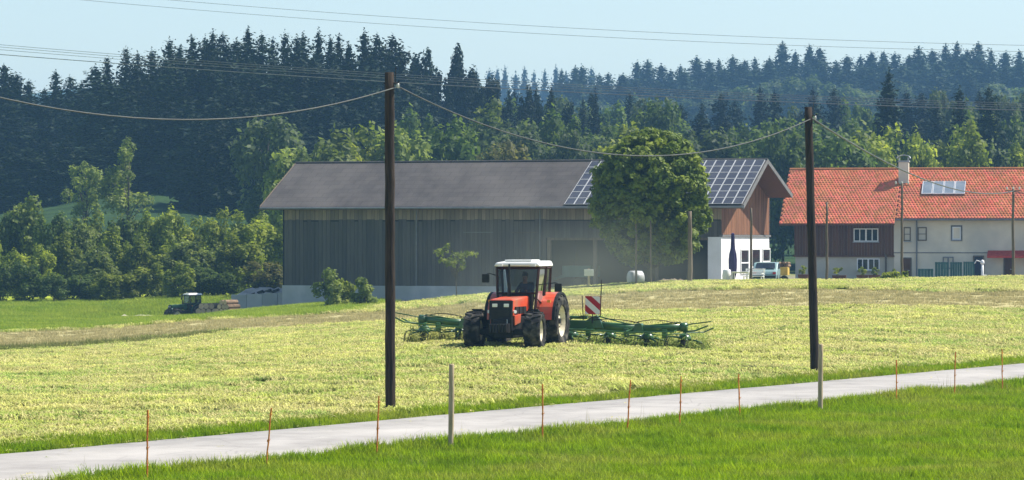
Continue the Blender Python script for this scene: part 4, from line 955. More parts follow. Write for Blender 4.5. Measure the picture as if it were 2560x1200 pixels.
# windows and doors
def window(pxa, pxb, ya, yb, cols=2, rows_=1, y=-0.02, frame='white_paint', sill=True, name='window', surround=None):
    xa, xb = hx(pxa), hx(pxb); z1, z0 = hz(ya, xa), hz(yb, xa); f = MB(); t_ = 0.085; w_, h_ = xb - xa, z1 - z0; xc, zc = (xa + xb) / 2, (z0 + z1) / 2
    f.box((xc, y, z1 - t_ / 2), (w_, 0.10, t_)); f.box((xc, y, z0 + t_ / 2), (w_, 0.10, t_))
    for s_ in (-1, 1): f.box((xc + s_ * (w_ / 2 - t_ / 2), y, zc), (t_, 0.10, h_ - 2 * t_))
    for k in range(1, cols): f.box((xa + w_ * k / cols, y, zc), (t_ * (1.5 if k * 2 == cols else 0.9), 0.09, h_ - 2 * t_))
    for k in range(1, rows_): f.box((xc, y + 0.005, z0 + h_ * k / rows_), (w_ - 2 * t_, 0.07, 0.05))
    fo = f.build(name, M[frame], house)
    for k in range(cols):
        p = MB(); p.box((xa + w_ * (k + 0.5) / cols, y + 0.03, zc), (w_ / cols - 0.02, 0.015, h_ - 0.03)); p.build('pane', M['pane'], fo)
    if sill: s_ = MB(); s_.box((xc, y - 0.08, z0 - 0.04), (w_ + 0.14, 0.2, 0.06)); s_.build('sill', M['concrete'], fo)
    if surround:
        s_ = MB(); e = 0.12
        s_.box((xc, y + 0.005, z1 + e / 2 + 0.002), (w_ + 2 * e, 0.06, e)); s_.box((xc, y + 0.005, z0 - e / 2 - 0.002), (w_ + 2 * e, 0.06, e))
        for q in (-1, 1): s_.box((xc + q * (w_ / 2 + e / 2 + 0.002), y + 0.005, zc), (e, 0.06, h_ + 0.002))
        s_.build('surround', M[surround], fo)
    return fo
window(2134, 2196, 571, 604, 4)
window(2259, 2277, 568, 603, 1, 2, frame='timber', surround=None)
window(2294, 2317, 568, 602, 1, 2, frame='timber', sill=False)
window(2381, 2402, 567, 599, 1, 1, surround='trim')
window(2142, 2199, 646, 676, 4, 1, y=0.06, frame='white_paint')
window(2357, 2384, 642, 672, 2, 1, frame='grey_metal', sill=False)
window(2534, 2556, 570, 602, 1, 1, surround='trim') if False else None
def door(pxa, pxb, ya, yb, mat, y=-0.03):
    xa, xb = hx(pxa), hx(pxb); z1, z0 = hz(ya, xa), hz(yb, xa); d_ = MB(); d_.box(((xa + xb) / 2, y, (z0 + z1) / 2), (xb - xa, 0.08, z1 - z0)); o = d_.build('door', M[mat], house, bevel=0.01)
    f = MB(); t_ = 0.1
    for s_ in (xa - t_ / 2, xb + t_ / 2): f.box((s_, y, (z0 + z1) / 2), (t_, 0.12, z1 - z0))
    f.box(((xa + xb) / 2, y, z1 + t_ / 2), (xb - xa + 2 * t_, 0.12, t_)); f.build('door_frame', M['timber'], o)
    h_ = MB(); h_.box((xb - 0.12, y - 0.07, z0 + (z1 - z0) * 0.45), (0.12, 0.05, 0.03)); h_.build('handle', M['alu'], o)
door(2258, 2276, 647, 700, 'dark_wood'); door(2436, 2457, 642, 700, 'blue_dark'); door(2512, 2531, 640, 700, 'dark_wood')
b = MB(); b.cyl((hx(2292), -0.1, HG), (hx(2292), -0.1, hroofz(-0.62)), 0.06, n=8); b.build('downpipe', M['grey_metal'], house)
b = MB(); b.box(((HX + 24) / 2, -0.02, hz(632, 14)), (24 - HX, 0.03, 0.07)); b.build('string_course', M['trim'], house)
b = MB(); b.box((hx(2215), -0.1, -2.6), (0.14, 0.14, 2.9)); b.build('porch_post', M['timber'], house)
b = MB(); xa, xb = hx(2470), 24.0; zz = hz(634, 18)
b.hexa([(xa, -1.3, zz - 0.22), (xb, -1.3, zz - 0.22), (xb, -0.01, zz + 0.2), (xa, -0.01, zz + 0.2)], [(xa, -1.3, zz - 0.17), (xb, -1.3, zz - 0.17), (xb, -0.01, zz + 0.25), (xa, -0.01, zz + 0.25)])
b.box(((xa + xb) / 2, -1.31, zz - 0.27), (xb - xa, 0.02, 0.14)); b.build('awning', M['red_cloth'], house)
# ---------------------------------------------------------------- tractors
M['orange'] = MAT('orange_red_paint', (0.60, 0.060, 0.018), (0.68, 0.085, 0.03), scale=2.5, rough=0.35, spec=0.5, c3=(0.42, 0.17, 0.10), c3scale=1.3)
M['maroon'] = MAT('dark_red_pillar', (0.028, 0.007, 0.006), (0.05, 0.012, 0.010), scale=4, rough=0.5)
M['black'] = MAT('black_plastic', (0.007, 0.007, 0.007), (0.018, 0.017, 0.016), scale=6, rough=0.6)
M['roof_white'] = MAT('white_roof', (0.78, 0.76, 0.72), (0.85, 0.84, 0.8), scale=3, rough=0.45)
M['rim'] = MAT('cream_rim', (0.66, 0.60, 0.44), (0.76, 0.70, 0.54), scale=4, rough=0.55, c3=(0.4, 0.34, 0.24), c3scale=3)
M['mud_tyre'] = MAT('dusty_tyre', (0.010, 0.010, 0.010), (0.13, 0.115, 0.095), scale=3.5, rough=0.9, lo=0.45, hi=0.72)
M['lamp'] = MAT('headlamp_glass', (0.8, 0.8, 0.78), rough=0.1, spec=0.8)
M['amber'] = MAT('amber_lamp', (0.9, 0.35, 0.05), rough=0.2)
M['plate'] = MAT('number_plate', (0.55, 0.6, 0.6), (0.65, 0.68, 0.68), scale=5, rough=0.4)
M['cabglass'] = GLASS('cab_glass', (0.52, 0.56, 0.55), 0.14)
M['tgreen'] = MAT('green_tractor_paint', (0.012, 0.06, 0.035), (0.025, 0.09, 0.05), scale=3, rough=0.4)
M['seat'] = MAT('seat_vinyl', (0.02, 0.02, 0.022), (0.04, 0.04, 0.04), scale=5, rough=0.7)

def wheel(parent, x, y, Rr, W, rim, nl, side, steer=0.0):
    """wheel assembly child: tyre mesh with sub-parts rim and hub"""
    m = MB(); pr_ = [(rim, -W * 0.36), (rim + 0.03, -W * 0.46), ((rim + Rr) / 2, -W * 0.52), (Rr - 0.09, -W * 0.49), (Rr - 0.045, -W * 0.40), (Rr - 0.03, 0),
                     (Rr - 0.045, W * 0.40), (Rr - 0.09, W * 0.49), ((rim + Rr) / 2, W * 0.52), (rim + 0.03, W * 0.46), (rim, W * 0.36)]
    m.lathe(pr_, None, 36)
    for k in range(nl):
        for s in (-1, 1):
            a = 2 * math.pi * (k + (0.5 if s > 0 else 0)) / nl; da = 0.20 * (0.6 / Rr) ** 0.5 * -1
            vs = []
            for f, tw_ in ((0.0, 0.05), (1.0, 0.06)):
                for hh in (Rr - 0.07, Rr + 0.012 if f < 0.9 else Rr - 0.025):
                    for q in (-1, 1):
                        ang = a + da * (1 - f) * 1.0 + q * tw_ / Rr / 1.6
                        vs.append((s * W * (0.02 + 0.48 * f), hh * math.sin(ang), hh * math.cos(ang)))
            m.add(vs, [(0, 1, 3, 2), (4, 6, 7, 5), (0, 2, 6, 4), (1, 5, 7, 3), (2, 3, 7, 6), (0, 4, 5, 1)])
    rot = (0, 0, steer)
    t_ = m.build('wheel', M['mud_tyre'], parent, loc=(x, y, Rr), rot=rot)
    r_ = MB(); e = side
    r_.lathe([(rim + 0.012, -W * 0.40), (rim + 0.012, W * 0.40)], None, 28)
    r_.lathe([(rim + 0.012, e * W * 0.38), (rim - 0.04, e * W * 0.34), (rim - 0.07, e * W * 0.12), (rim * 0.42, e * W * 0.10), (rim * 0.36, e * W * 0.20), (0.001, e * W * 0.20)], None, 28)
    r_.lathe([(rim + 0.012, -e * W * 0.38), (rim - 0.05, -e * W * 0.1), (0.001, -e * W * 0.05)], None, 20); r_.build('rim', M['rim'], t_, True)
    h_ = MB()
    for k in range(8):
        a = k * math.pi / 4; h_.cyl((e * W * 0.12, rim * 0.55 * math.cos(a), rim * 0.55 * math.sin(a)), (e * W * 0.19, rim * 0.55 * math.cos(a), rim * 0.55 * math.sin(a)), 0.022, n=6)
    h_.cyl((e * W * 0.15, 0, 0), (e * W * 0.32, 0, 0), rim * 0.2, rim * 0.17, n=12); h_.build('hub', M['black'], t_)
    return t_

def make_tractor(loc, rot, label, body, pillar, detail=True, scale=1.0):
    t = empty('tractor', loc, 0, label, 'tractor'); t.rotation_euler = rot; t.scale = (scale,) * 3
    for s in (-1, 1):
        wheel(t, s * 0.99, -1.32, 0.62, 0.52, 0.34, 16, s, R(4)); wheel(t, s * 0.96, 1.30, 0.87, 0.52, 0.50, 20, s)
    c = MB(); c.box((0, -0.3, 0.78), (0.42, 3.2, 0.42)); c.box((0, 1.3, 0.86), (1.45, 0.42, 0.40)); c.box((0, -1.32, 0.58), (1.6, 0.2, 0.2)); c.box((0, 0.75, 0.9), (0.9, 1.2, 0.5)); c.box((0, -0.3, 0.56), (0.62, 2.4, 0.36)); c.box((0, 0.5, 0.62), (1.2, 0.9, 0.5))
    c.build('chassis', M['black'], t, bevel=0.03)
    # bonnet
    h = MB(); h.hexa([(-0.36, -1.78, 1.06), (0.36, -1.78, 1.06), (0.42, 0.12, 1.14), (-0.42, 0.12, 1.14)], [(-0.37, -1.70, 1.61), (0.37, -1.70, 1.61), (0.42, 0.12, 1.70), (-0.42, 0.12, 1.70)])
    hood = h.build('bonnet', M[body], t, bevel=0.045)
    h = MB(); h.hexa([(-0.34, -1.70, 0.62), (0.34, -1.70, 0.62), (0.38, -0.1, 0.66), (-0.38, -0.1, 0.66)], [(-0.345, -1.74, 1.055), (0.345, -1.74, 1.055), (0.40, -0.1, 1.055), (-0.40, -0.1, 1.055)]); h.build('engine_block', M['black'], t, bevel=0.02)
    for s in (-1, 1):
        h = MB(); h.hexa([(s * 0.36, -1.52, 0.78), (s * 0.41, -1.52, 0.78), (s * 0.425, -0.95, 0.86), (s * 0.38, -0.95, 0.86)], [(s * 0.36, -1.56, 1.10), (s * 0.41, -1.56, 1.10), (s * 0.43, -0.9, 1.14), (s * 0.38, -0.9, 1.14)]); h.build('side_panel', M[body], t, bevel=0.015)
    for k in range(3):
        g = MB(); g.box((0.402 + 0.006 * k, -1.30 + 0.42 * k, 1.26), (0.03, 0.34, 0.22)); g.build('side_vent', M['black'], t)
        g = MB(); g.box((-0.402 - 0.006 * k, -1.30 + 0.42 * k, 1.26), (0.03, 0.34, 0.22)); g.build('side_vent', M['black'], t)
    g = MB(); g.hexa([(-0.372, -1.815, 0.98), (0.372, -1.815, 0.98), (0.372, -1.72, 0.98), (-0.372, -1.72, 0.98)], [(-0.378, -1.735, 1.57), (0.378, -1.735, 1.57), (0.378, -1.64, 1.57), (-0.378, -1.64, 1.57)]); gr = g.build('grille_and_nose_shade', M['black'], t)  # grille widened across the bonnet front; the extra black stands in for shade
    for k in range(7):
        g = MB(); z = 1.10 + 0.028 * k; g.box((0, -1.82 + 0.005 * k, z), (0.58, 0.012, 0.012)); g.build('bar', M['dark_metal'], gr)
    for s in (-1, 1):
        g = MB(); g.box((s * 0.19, -1.77, 1.42), (0.17, 0.03, 0.105)); g.build('headlight', M['lamp'], t, bevel=0.01)
        g = MB(); g.cyl((s * 0.40, -1.60, 1.22), (s * 0.45, -1.64, 1.22), 0.055, n=10); g.build('side_lamp', M['lamp'], t)
    g = MB(); g.box((0.02, -1.80, 0.93), (0.44, 0.02, 0.15)); g.build('number_plate', M['plate'], t)
    g = MB(); g.box((0, -1.86, 0.70), (0.62, 0.26, 0.30)); w_ = g.build('front_weight_carrier', M['black'], t, bevel=0.02)
    for k in range(6):
        g = MB(); g.box((-0.25 + 0.1 * k, -2.0, 0.70), (0.085, 0.24, 0.26)); g.build('weight', M['black'], w_, bevel=0.015)
    # front mudguards
    for s in (-1, 1):
        g = MB(); pts = [(-1.32 + 0.68 * math.sin(a), 0.62 + 0.68 * math.cos(a)) for a in np.linspace(0.05, 1.35, 7)]
        poly = [(s * 0.76, y, z) for y, z in pts] + [(s * 0.76, y * 0.975 - 0.033, z * 0.965) for y, z in pts[::-1]]; g.prism(poly, (s * 0.33, 0, 0)); g.box((s * 0.72, -1.1, 1.0), (0.10, 0.06, 0.5)); g.build('front_mudguard', M['black'], t)
        # rear wings
        g = MB(); pts = [(1.30 + 0.95 * math.sin(a), 0.86 + 0.95 * math.cos(a)) for a in np.linspace(-1.5, 1.25, 13)]
        poly = [(s * 0.58, y, z) for y, z in pts] + [(s * 0.58, 1.30 + (y - 1.30) * 0.955, 0.86 + (z - 0.86) * 0.955) for y, z in pts[::-1]]; g.prism(poly, (s * 0.50, 0, 0))
        g.prism([(s * 0.575, y, z) for y, z in pts], (s * 0.03, 0, 0)); wg = g.build('rear_mudguard', M[body], t)
        g = MB(); g.prism([(s * 1.083, y, z) for y, z in pts] + [(s * 1.083, 1.30 + (y - 1.30) * 0.93, 0.86 + (z - 0.86) * 0.93) for y, z in pts[::-1]], (s * 0.10, 0, 0)); g.build('wing_extension', M['black'], wg)
        g = MB(); g.box((s * 0.98, 0.42, 1.52), (0.12, 0.06, 0.08)); g.build('indicator', M['amber'], wg)
        g = MB(); g.box((s * 0.62, 0.1, 0.55), (0.34, 0.3, 0.04)); g.box((s * 0.62, 0.1, 0.85), (0.34, 0.26, 0.04)); g.box((s * 0.46, 0.1, 0.75), (0.04, 0.3, 0.5)); g.build('step', M['black'], t)
        g = MB(); g.box((s * 0.62, -0.05, 0.85), (0.28, 0.9, 0.42)); g.build('fuel_tank', M['black'], t, bevel=0.05)
    # cab: floor, pillars, glass, roof
    Y0, Y1, W0, W1, ZB_, ZT_ = 0.05, 1.58, 0.66, 0.74, 1.12, 2.62
    fl = MB(); fl.box((0, 0.8, 1.16), (1.12, 1.5, 0.14)); fl.box((0, 0.16, 1.5), (1.0, 0.2, 0.6)); cabo = fl.build('cab_base', M['black'], t, bevel=0.02)
    def bar(name, a, b_, w_=0.075, mat=pillar):
        k = MB(); k.tube([a, b_], w_ / 2 * 1.25, 4); return k.build(name, M[mat], cabo)
    for s in (-1, 1):
        bar('pillar', (s * 0.62, 0.05, 1.2), (s * 0.70, 0.22, ZT_)); bar('pillar', (s * W0, 0.86, 1.15), (s * 0.745, 0.92, ZT_)); bar('pillar', (s * W0, 1.55, 1.3), (s * W1, 1.50, ZT_))
        bar('rail', (s * 0.64, 0.10, 1.62), (s * 0.69, 0.86, 1.38), 0.05); bar('rail', (s * 0.70, 0.2, ZT_ - 0.03), (s * W1, 1.5, ZT_ - 0.03), 0.06)
        gl_ = MB(); gl_.add([(s * 0.635, 0.12, 1.3), (s * 0.655, 0.84, 1.3), (s * 0.742, 0.90, 2.56), (s * 0.70, 0.24, 2.56)], [(0, 1, 2, 3)]); gl_.build('glass', M['cabglass'], cabo)
        gl_ = MB(); gl_.add([(s * 0.665, 0.9, 1.75), (s * 0.67, 1.52, 1.75), (s * 0.742, 1.49, 2.56), (s * 0.742, 0.94, 2.56)], [(0, 1, 2, 3)]); gl_.build('glass', M['cabglass'], cabo)
    bar('rail', (-0.68, 0.2, ZT_ - 0.02), (0.68, 0.2, ZT_ - 0.02), 0.08); bar('rail', (-0.72, 1.5, ZT_ - 0.02), (0.72, 1.5, ZT_ - 0.02), 0.08); bar('rail', (-0.62, 0.06, 1.78), (0.62, 0.06, 1.78), 0.05); bar('rail', (-0.66, 1.54, 1.6), (0.66, 1.54, 1.6), 0.06)
    gl_ = MB(); gl_.add([(-0.60, 0.07, 1.8), (0.60, 0.07, 1.8), (0.66, 0.215, 2.56), (-0.66, 0.215, 2.56)], [(0, 1, 2, 3)]); gl_.build('windscreen', M['cabglass'], cabo)
    gl_ = MB(); gl_.add([(-0.62, 1.545, 1.64), (0.62, 1.545, 1.64), (0.66, 1.51, 2.56), (-0.66, 1.51, 2.56)], [(0, 1, 2, 3)]); gl_.build('rear_glass', M['cabglass'], cabo)
    r_ = MB(); r_.hexa([(-0.78, 0.08, ZT_ + 0.02), (0.78, 0.08, ZT_ + 0.02), (0.80, 1.68, ZT_ + 0.02), (-0.80, 1.68, ZT_ + 0.02)], [(-0.70, 0.10, ZT_ + 0.15), (0.70, 0.10, ZT_ + 0.15), (0.74, 1.64, ZT_ + 0.20), (-0.74, 1.64, ZT_ + 0.20)])
    ro = r_.build('roof', M['roof_white'], t, bevel=0.05)
    r_ = MB(); r_.box((0, 0.75, ZT_ + 0.20), (0.9, 1.0, 0.07)); r_.build('roof_hatch', M['roof_white'], ro, bevel=0.02)
    for s in (-1, 1): r_ = MB(); r_.box((s * 0.55, 0.06, ZT_ + 0.06), (0.16, 0.06, 0.08)); r_.build('work_lamp', M['lamp'], ro)
    # exhaust, mirrors, seat, wheel
    e = MB(); e.cyl((-0.16, -0.22, 1.6), (-0.16, -0.22, 2.1), 0.06, n=10); e.cyl((-0.16, -0.22, 2.1), (-0.16, -0.22, 2.72), 0.032, n=8); e.build('exhaust', M['black'], t)
    for s, dz, mx_ in ((-1, 0.0, 1.02), (1, -0.30, 1.40)):
        mi = MB(); mi.tube([(s * 0.70, 0.2, 2.35 + dz), (s * (mx_ - 0.1), 0.05, 2.42 + dz), (s * mx_, 0.02, 2.38 + dz)], 0.016, 6); mo = mi.build('mirror_arm', M['black'], t)
        mi = MB(); mi.box((s * mx_, 0.02, 2.26 + dz), (0.24, 0.07, 0.27)); mi.build('mirror', M['black'], mo, bevel=0.02)
    s_ = MB(); s_.box((0, 1.02, 1.42), (0.5, 0.46, 0.14)); s_.box((0, 1.28, 1.80), (0.48, 0.12, 0.66)); s_.box((0, 1.05, 1.28), (0.3, 0.3, 0.2)); s_.build('seat', M['seat'], t, bevel=0.04)
    sw_ = MB(); sw_.lathe([(0.19 + 0.016 * math.cos(a), 0.016 * math.sin(a)) for a in np.linspace(0, 2 * math.pi, 7)], Matrix.Translation((0, 0.5, 1.78)) @ Matrix.Rotation(R(55), 4, 'X') @ Matrix.Rotation(R(90), 4, 'Y'), 18); sw_.cyl((0, 0.34, 1.5), (0, 0.5, 1.78), 0.025, n=6); sw_.build('steering_wheel', M['black'], t)
    k = MB()
    for s in (-1, 1): k.tube([(s * 0.3, 1.5, 0.7), (s * 0.42, 2.35, 0.52)], 0.035, 6)
    k.tube([(0, 1.55, 1.1), (0, 2.35, 0.98)], 0.03, 6); k.build('linkage', M['black'], t)
    return t
TY = R(-16); TD = 109.0; TX = 0.13
def ground_rot(X, Y, yaw, lx_=1.0, ly_=1.3):
    ax = Vector((math.cos(yaw), math.sin(yaw))); ay = Vector((-math.sin(yaw), math.cos(yaw)))
    p = Vector((X, Y)); zr = gz(*(p + ax * lx_)); zl = gz(*(p - ax * lx_)); zf = gz(*(p + ay * ly_)); zb_ = gz(*(p - ay * ly_))
    return (math.atan2(zf - zb_, 2 * ly_), -math.atan2(zr - zl, 2 * lx_), yaw), (zr + zl + zf + zb_) / 4
rot, z_ = ground_rot(TX, TD, TY)
tractor = make_tractor((TX, TD, z_ - 0.01), rot, 'orange red tractor with white cab roof working in the hay field', 'orange', 'maroon')
rt2, z2 = ground_rot(-22.7, 236, R(-62))
make_tractor((-22.7, 236, z2), (0, 0, R(-62)), 'small dark green tractor parked in the dip by the left hedge', 'tgreen', 'black', False, 0.66)

# driver
def driver():
    J = {'pel': (0, 1.02, 1.55), 'che': (0, 1.12, 1.86), 'sho': (0, 1.12, 2.02), 'nec': (0, 1.10, 2.11), 'hd0': (0, 1.08, 2.18), 'hd1': (0, 1.06, 2.28), 'hd2': (0, 1.07, 2.36),
         'ls': (-0.19, 1.12, 2.0), 'le': (-0.27, 0.92, 1.78), 'lw': (-0.17, 0.62, 1.84), 'lh': (-0.16, 0.54, 1.86), 'rs': (0.19, 1.12, 2.0), 're': (0.27, 0.92, 1.78), 'rw': (0.17, 0.62, 1.84), 'rh': (0.16, 0.54, 1.86),
         'll': (-0.10, 0.98, 1.54), 'lk': (-0.16, 0.58, 1.58), 'la': (-0.17, 0.42, 1.29), 'lt': (-0.17, 0.32, 1.26), 'rl': (0.10, 0.98, 1.54), 'rk': (0.16, 0.58, 1.58), 'ra': (0.17, 0.42, 1.29), 'rt': (0.17, 0.32, 1.26)}
    rad = {'pel': .15, 'che': .16, 'sho': .12, 'nec': .055, 'hd0': .075, 'hd1': .10, 'hd2': .075, 'ls': .075, 'le': .05, 'lw': .036, 'lh': .045, 'rs': .075, 're': .05, 'rw': .036, 'rh': .045,
           'll': .09, 'lk': .065, 'la': .045, 'lt': .045, 'rl': .09, 'rk': .065, 'ra': .045, 'rt': .045}
    E = [('pel','che'),('che','sho'),('sho','nec'),('nec','hd0'),('hd0','hd1'),('hd1','hd2'),('sho','ls'),('ls','le'),('le','lw'),('lw','lh'),('sho','rs'),('rs','re'),('re','rw'),('rw','rh'),('pel','ll'),('ll','lk'),('lk','la'),('la','lt'),('pel','rl'),('rl','rk'),('rk','ra'),('ra','rt')]
    ks = list(J); me = bpy.data.meshes.new('person'); me.from_pydata([J[k] for k in ks], [(ks.index(a), ks.index(b_)) for a, b_ in E], [])
    o = bpy.data.objects.new('person', me); COL.objects.link(o)
    md = o.modifiers.new('s', 'SKIN'); md.use_smooth_shade = True
    for k, v in zip(ks, me.skin_vertices[0].data): v.radius = (rad[k], rad[k]); v.use_root = (k == 'pel')
    o.modifiers.new('u', 'SUBSURF').levels = 1
    bpy.context.view_layer.update()
    me2 = bpy.data.meshes.new_from_object(o.evaluated_get(bpy.context.evaluated_depsgraph_get())); o.modifiers.clear(); o.data = me2
    for m in (MAT('blue_shirt', (0.04, 0.06, 0.11), (0.06, 0.08, 0.14), scale=8, rough=0.9), MAT('skin', (0.45, 0.25, 0.17), (0.5, 0.29, 0.2), scale=8, rough=0.6), MAT('work_trousers', (0.03, 0.035, 0.04), (0.05, 0.05, 0.055), scale=8, rough=0.9)): me2.materials.append(m)
    for p in me2.polygons:
        c = p.center; p.material_index = 1 if c.z > 2.1 or c.y < 0.62 and c.z > 1.75 else (2 if c.z < 1.62 else 0); p.use_smooth = True
    o.matrix_world = tractor.matrix_basis.copy()
    tag(o, 'driver in a dark blue shirt seated at the wheel inside the red tractor cab', 'person')
    c = MB(); c.lathe([(0.001, 0.135), (0.07, 0.115), (0.105, 0.05), (0.112, 0.0)], Matrix.Translation((0, 1.065, 2.33)) @ Matrix.Rotation(R(-90), 4, 'Y'), 14); c.build('hair', MAT('brown_hair', (0.05, 0.03, 0.02), (0.09, 0.055, 0.035), scale=20, rough=0.7), o, True)
    f = MB()
    for s in (-1, 1): f.box((s * 0.035, 0.955, 2.285), (0.02, 0.01, 0.012))
    f.build('eyes', M['black'], o); f = MB(); f.hexa([(-0.016, 0.955, 2.235), (0.016, 0.955, 2.235), (0.012, 0.97, 2.235), (-0.012, 0.97, 2.235)], [(-0.008, 0.958, 2.28), (0.008, 0.958, 2.28), (0.008, 0.97, 2.28), (-0.008, 0.97, 2.28)]); f.hexa([(-0.012, 0.93, 2.236), (0.012, 0.93, 2.236), (0.016, 0.96, 2.236), (-0.016, 0.96, 2.236)], [(-0.006, 0.955, 2.275), (0.006, 0.955, 2.275), (0.006, 0.96, 2.275), (-0.006, 0.96, 2.275)]); f.build('nose', bpy.data.materials['skin'], o)
    f = MB(); f.box((0, 0.957, 2.205), (0.05, 0.01, 0.01)); f.build('mouth', M['maroon'], o)
driver()

# ---------------------------------------------------------------- tedder
M['tedgreen'] = MAT('tedder_green', (0.026, 0.095, 0.022), (0.045, 0.13, 0.036), scale=3, rough=0.3, spec=0.6, c3=(0.04, 0.10, 0.05), c3scale=2)
M['tine'] = MAT('tine_steel', (0.05, 0.05, 0.045), (0.10, 0.09, 0.08), scale=6, rough=0.5, metal=0.5)
M['warn_white'] = MAT('reflective_white', (0.78, 0.78, 0.76), rough=0.4); M['warn_red'] = MAT('reflective_red', (0.42, 0.012, 0.02), rough=0.4)
back = Vector((-math.sin(TY), math.cos(TY))); tp = Vector((TX, TD)) + back * 4.25
rot2, zt_ = ground_rot(tp.x, tp.y, TY, 3.6, 0.8)
ted = empty('hay_tedder', (tp.x, tp.y, zt_ + 0.03), 0, 'wide green rotary hay tedder hitched behind the red tractor', 'hay tedder'); ted.rotation_euler = rot2
b = MB(); b.box((0, -0.25, 0.88), (3.1, 0.26, 0.30)); b.box((0, -0.25, 1.12), (2.6, 0.14, 0.10)); b.box((0, -0.5, 0.72), (3.2, 0.08, 0.08)); b.build('main_beam', M['tedgreen'], ted, bevel=0.04)
b = MB(); b.tube([(-0.42, -1.75, 0.58), (-0.25, -0.3, 0.9)], 0.06, 8); b.tube([(0.42, -1.75, 0.58), (0.25, -0.3, 0.9)], 0.06, 8); b.tube([(0, -1.85, 1.02), (0, -0.3, 1.15)], 0.05, 8); b.tube([(0, -1.75, 0.78), (0, -0.2, 0.7)], 0.05, 8); b.build('headstock', M['tedgreen'], ted)
def wing(s):
    L_ = [(1.5, 0.90), (3.2, 0.86), (4.35, 0.92)]
    k = MB(); k.tube([(s * 1.42, -0.1, 0.88), (s * 3.0, 0.0, 0.80)], 0.145, 10); a = k.build('wing_beam', M['tedgreen'], ted, True)
    k = MB(); k.tube([(s * 2.9, 0.0, 0.80), (s * 4.5, 0.02, 0.90)], 0.125, 10); k.cyl((s * 4.4, 0.02, 0.895), (s * 4.62, 0.02, 0.905), 0.15, n=12); k.build('outer_beam', M['tedgreen'], ted, True)
    k = MB(); k.prism([(s * 1.25, -0.36, 0.8), (s * 1.85, -0.30, 0.78), (s * 1.75, -0.30, 1.02), (s * 1.62, -0.30, 1.22), (s * 1.45, -0.32, 1.16), (s * 1.25, -0.36, 1.02)], (0, 0.16, 0)); k.build('hinge_bracket', M['tedgreen'], ted, bevel=0.015)
    k = MB(); k.prism([(s * 2.8, -0.16, 0.66), (s * 3.2, -0.16, 0.68), (s * 3.1, -0.16, 0.98), (s * 2.9, -0.16, 0.98)], (0, 0.3, 0)); k.build('hinge_bracket', M['tedgreen'], ted, bevel=0.015)
    k = MB(); k.tube([(s * 1.66, -0.22, 1.18), (s * 2.5, -0.1, 0.98), (s * 3.15, -0.05, 0.88)], 0.024, 6); k.tube([(s * 3.15, -0.05, 0.90), (s * 4.4, 0, 1.06)], 0.022, 6); k.build('hydraulic_rod', M['tedgreen'], ted)
    k = MB(); k.tube([(s * 4.5, 0.0, 0.94), (s * 4.85, -0.25, 1.02), (s * 5.5, -0.35, 1.12)], 0.022, 6); k.tube([(s * 4.5, 0.0, 0.75), (s * 5.0, -0.5, 0.80), (s * 5.42, -0.45, 0.98)], 0.03, 6)
    k.tube([(s * 4.55, 0.1, 0.72), (s * 5.05, 0.6, 0.74), (s * 5.4, 0.5, 0.9)], 0.024, 6); k.build('end_guard', M['tedgreen'], ted)
    k = MB(); k.tube([(s * 0.5, -1.0, 0.72), (s * 1.3, -1.05, 0.74), (s * 2.8, -0.95, 0.70), (s * 4.4, -0.92, 0.76)], 0.03, 6)
    for q in (1.3, 2.8, 4.3): k.tube([(s * q, -1.0, 0.72), (s * q, -0.1, 0.8)], 0.02, 6)
    k.build('front_guard', M['tedgreen'], ted)
for s in (-1, 1):
    wing(s)
    for q, (xa, xb, dz_) in enumerate(((0.6, 1.9, 0.18), (1.2, 3.1, 0.10), (2.9, 4.4, 0.12))):
        k = MB(); k.tube([(s * (xa + (xb - xa) * t_ / 8), -0.30 - 0.05 * q + 0.04 * math.sin(t_ * 1.3), 1.00 + dz_ * math.sin(math.pi * t_ / 8)) for t_ in range(9)], 0.016, 6); k.build('hose', M['black'], ted)
    for q in (1.3, 2.6, 3.9):
        k = MB(); k.tube([(s * q + 0.62 * math.cos(a), -0.35 - 0.5 * math.sin(a), 0.66 + 0.03 * math.sin(3 * a)) for a in np.linspace(0.1, 3.04, 12)], 0.02, 6); k.build('rotor_hoop', M['tedgreen'], ted)
        k = MB(); k.box((s * q, -0.12, 0.66), (0.16, 0.2, 0.3)); k.build('gearbox', M['tedgreen'], ted, bevel=0.03)
def rotor():
    r_ = MB(); r_.lathe([(0.001, 0.16), (0.10, 0.16), (0.20, 0.06), (0.22, 0.0), (0.20, -0.05), (0.001, -0.06)], Matrix.Rotation(R(-90), 4, 'Y'), 14); r_.cyl((0, 0, 0.1), (0, 0, 0.25), 0.06, n=8)
    a_ = MB(); t_ = MB()
    for k in range(6):
        a = k * math.pi / 3; d = Vector((math.cos(a), math.sin(a), 0)); sd = Vector((-d.y, d.x, 0))
        a_.tube([d * 0.15, d * 0.45 + Vector((0, 0, -0.02)), d * 0.64 + Vector((0, 0, -0.05))], [0.034, 0.03, 0.026], 6)
        for q in (-0.05, 0.05):
            p = d * 0.64 + sd * q + Vector((0, 0, -0.05)); t_.tube([p, p + Vector((0, 0, -0.12)) + d * 0.06, p + Vector((0, 0, -0.36)) + d * 0.10 - sd * 0.05], 0.014, 5)
    return r_.mesh('rotor', M['tedgreen'], True), a_.mesh('rotor_arm', M['tedgreen'], True), t_.mesh('tines', M['tine'])
RM = rotor()
wm = MB(); wm.lathe([(0.001, -0.05), (0.12, -0.07), (0.17, -0.08), (0.20, -0.05), (0.205, 0), (0.20, 0.05), (0.17, 0.08), (0.12, 0.07), (0.001, 0.05)], None, 18); WM = wm.mesh('wheel', M['tyre'], True)
hb = MB(); hb.cyl((-0.085, 0, 0), (0.085, 0, 0), 0.07, n=10); HB = hb.mesh('hub', M['rim'])
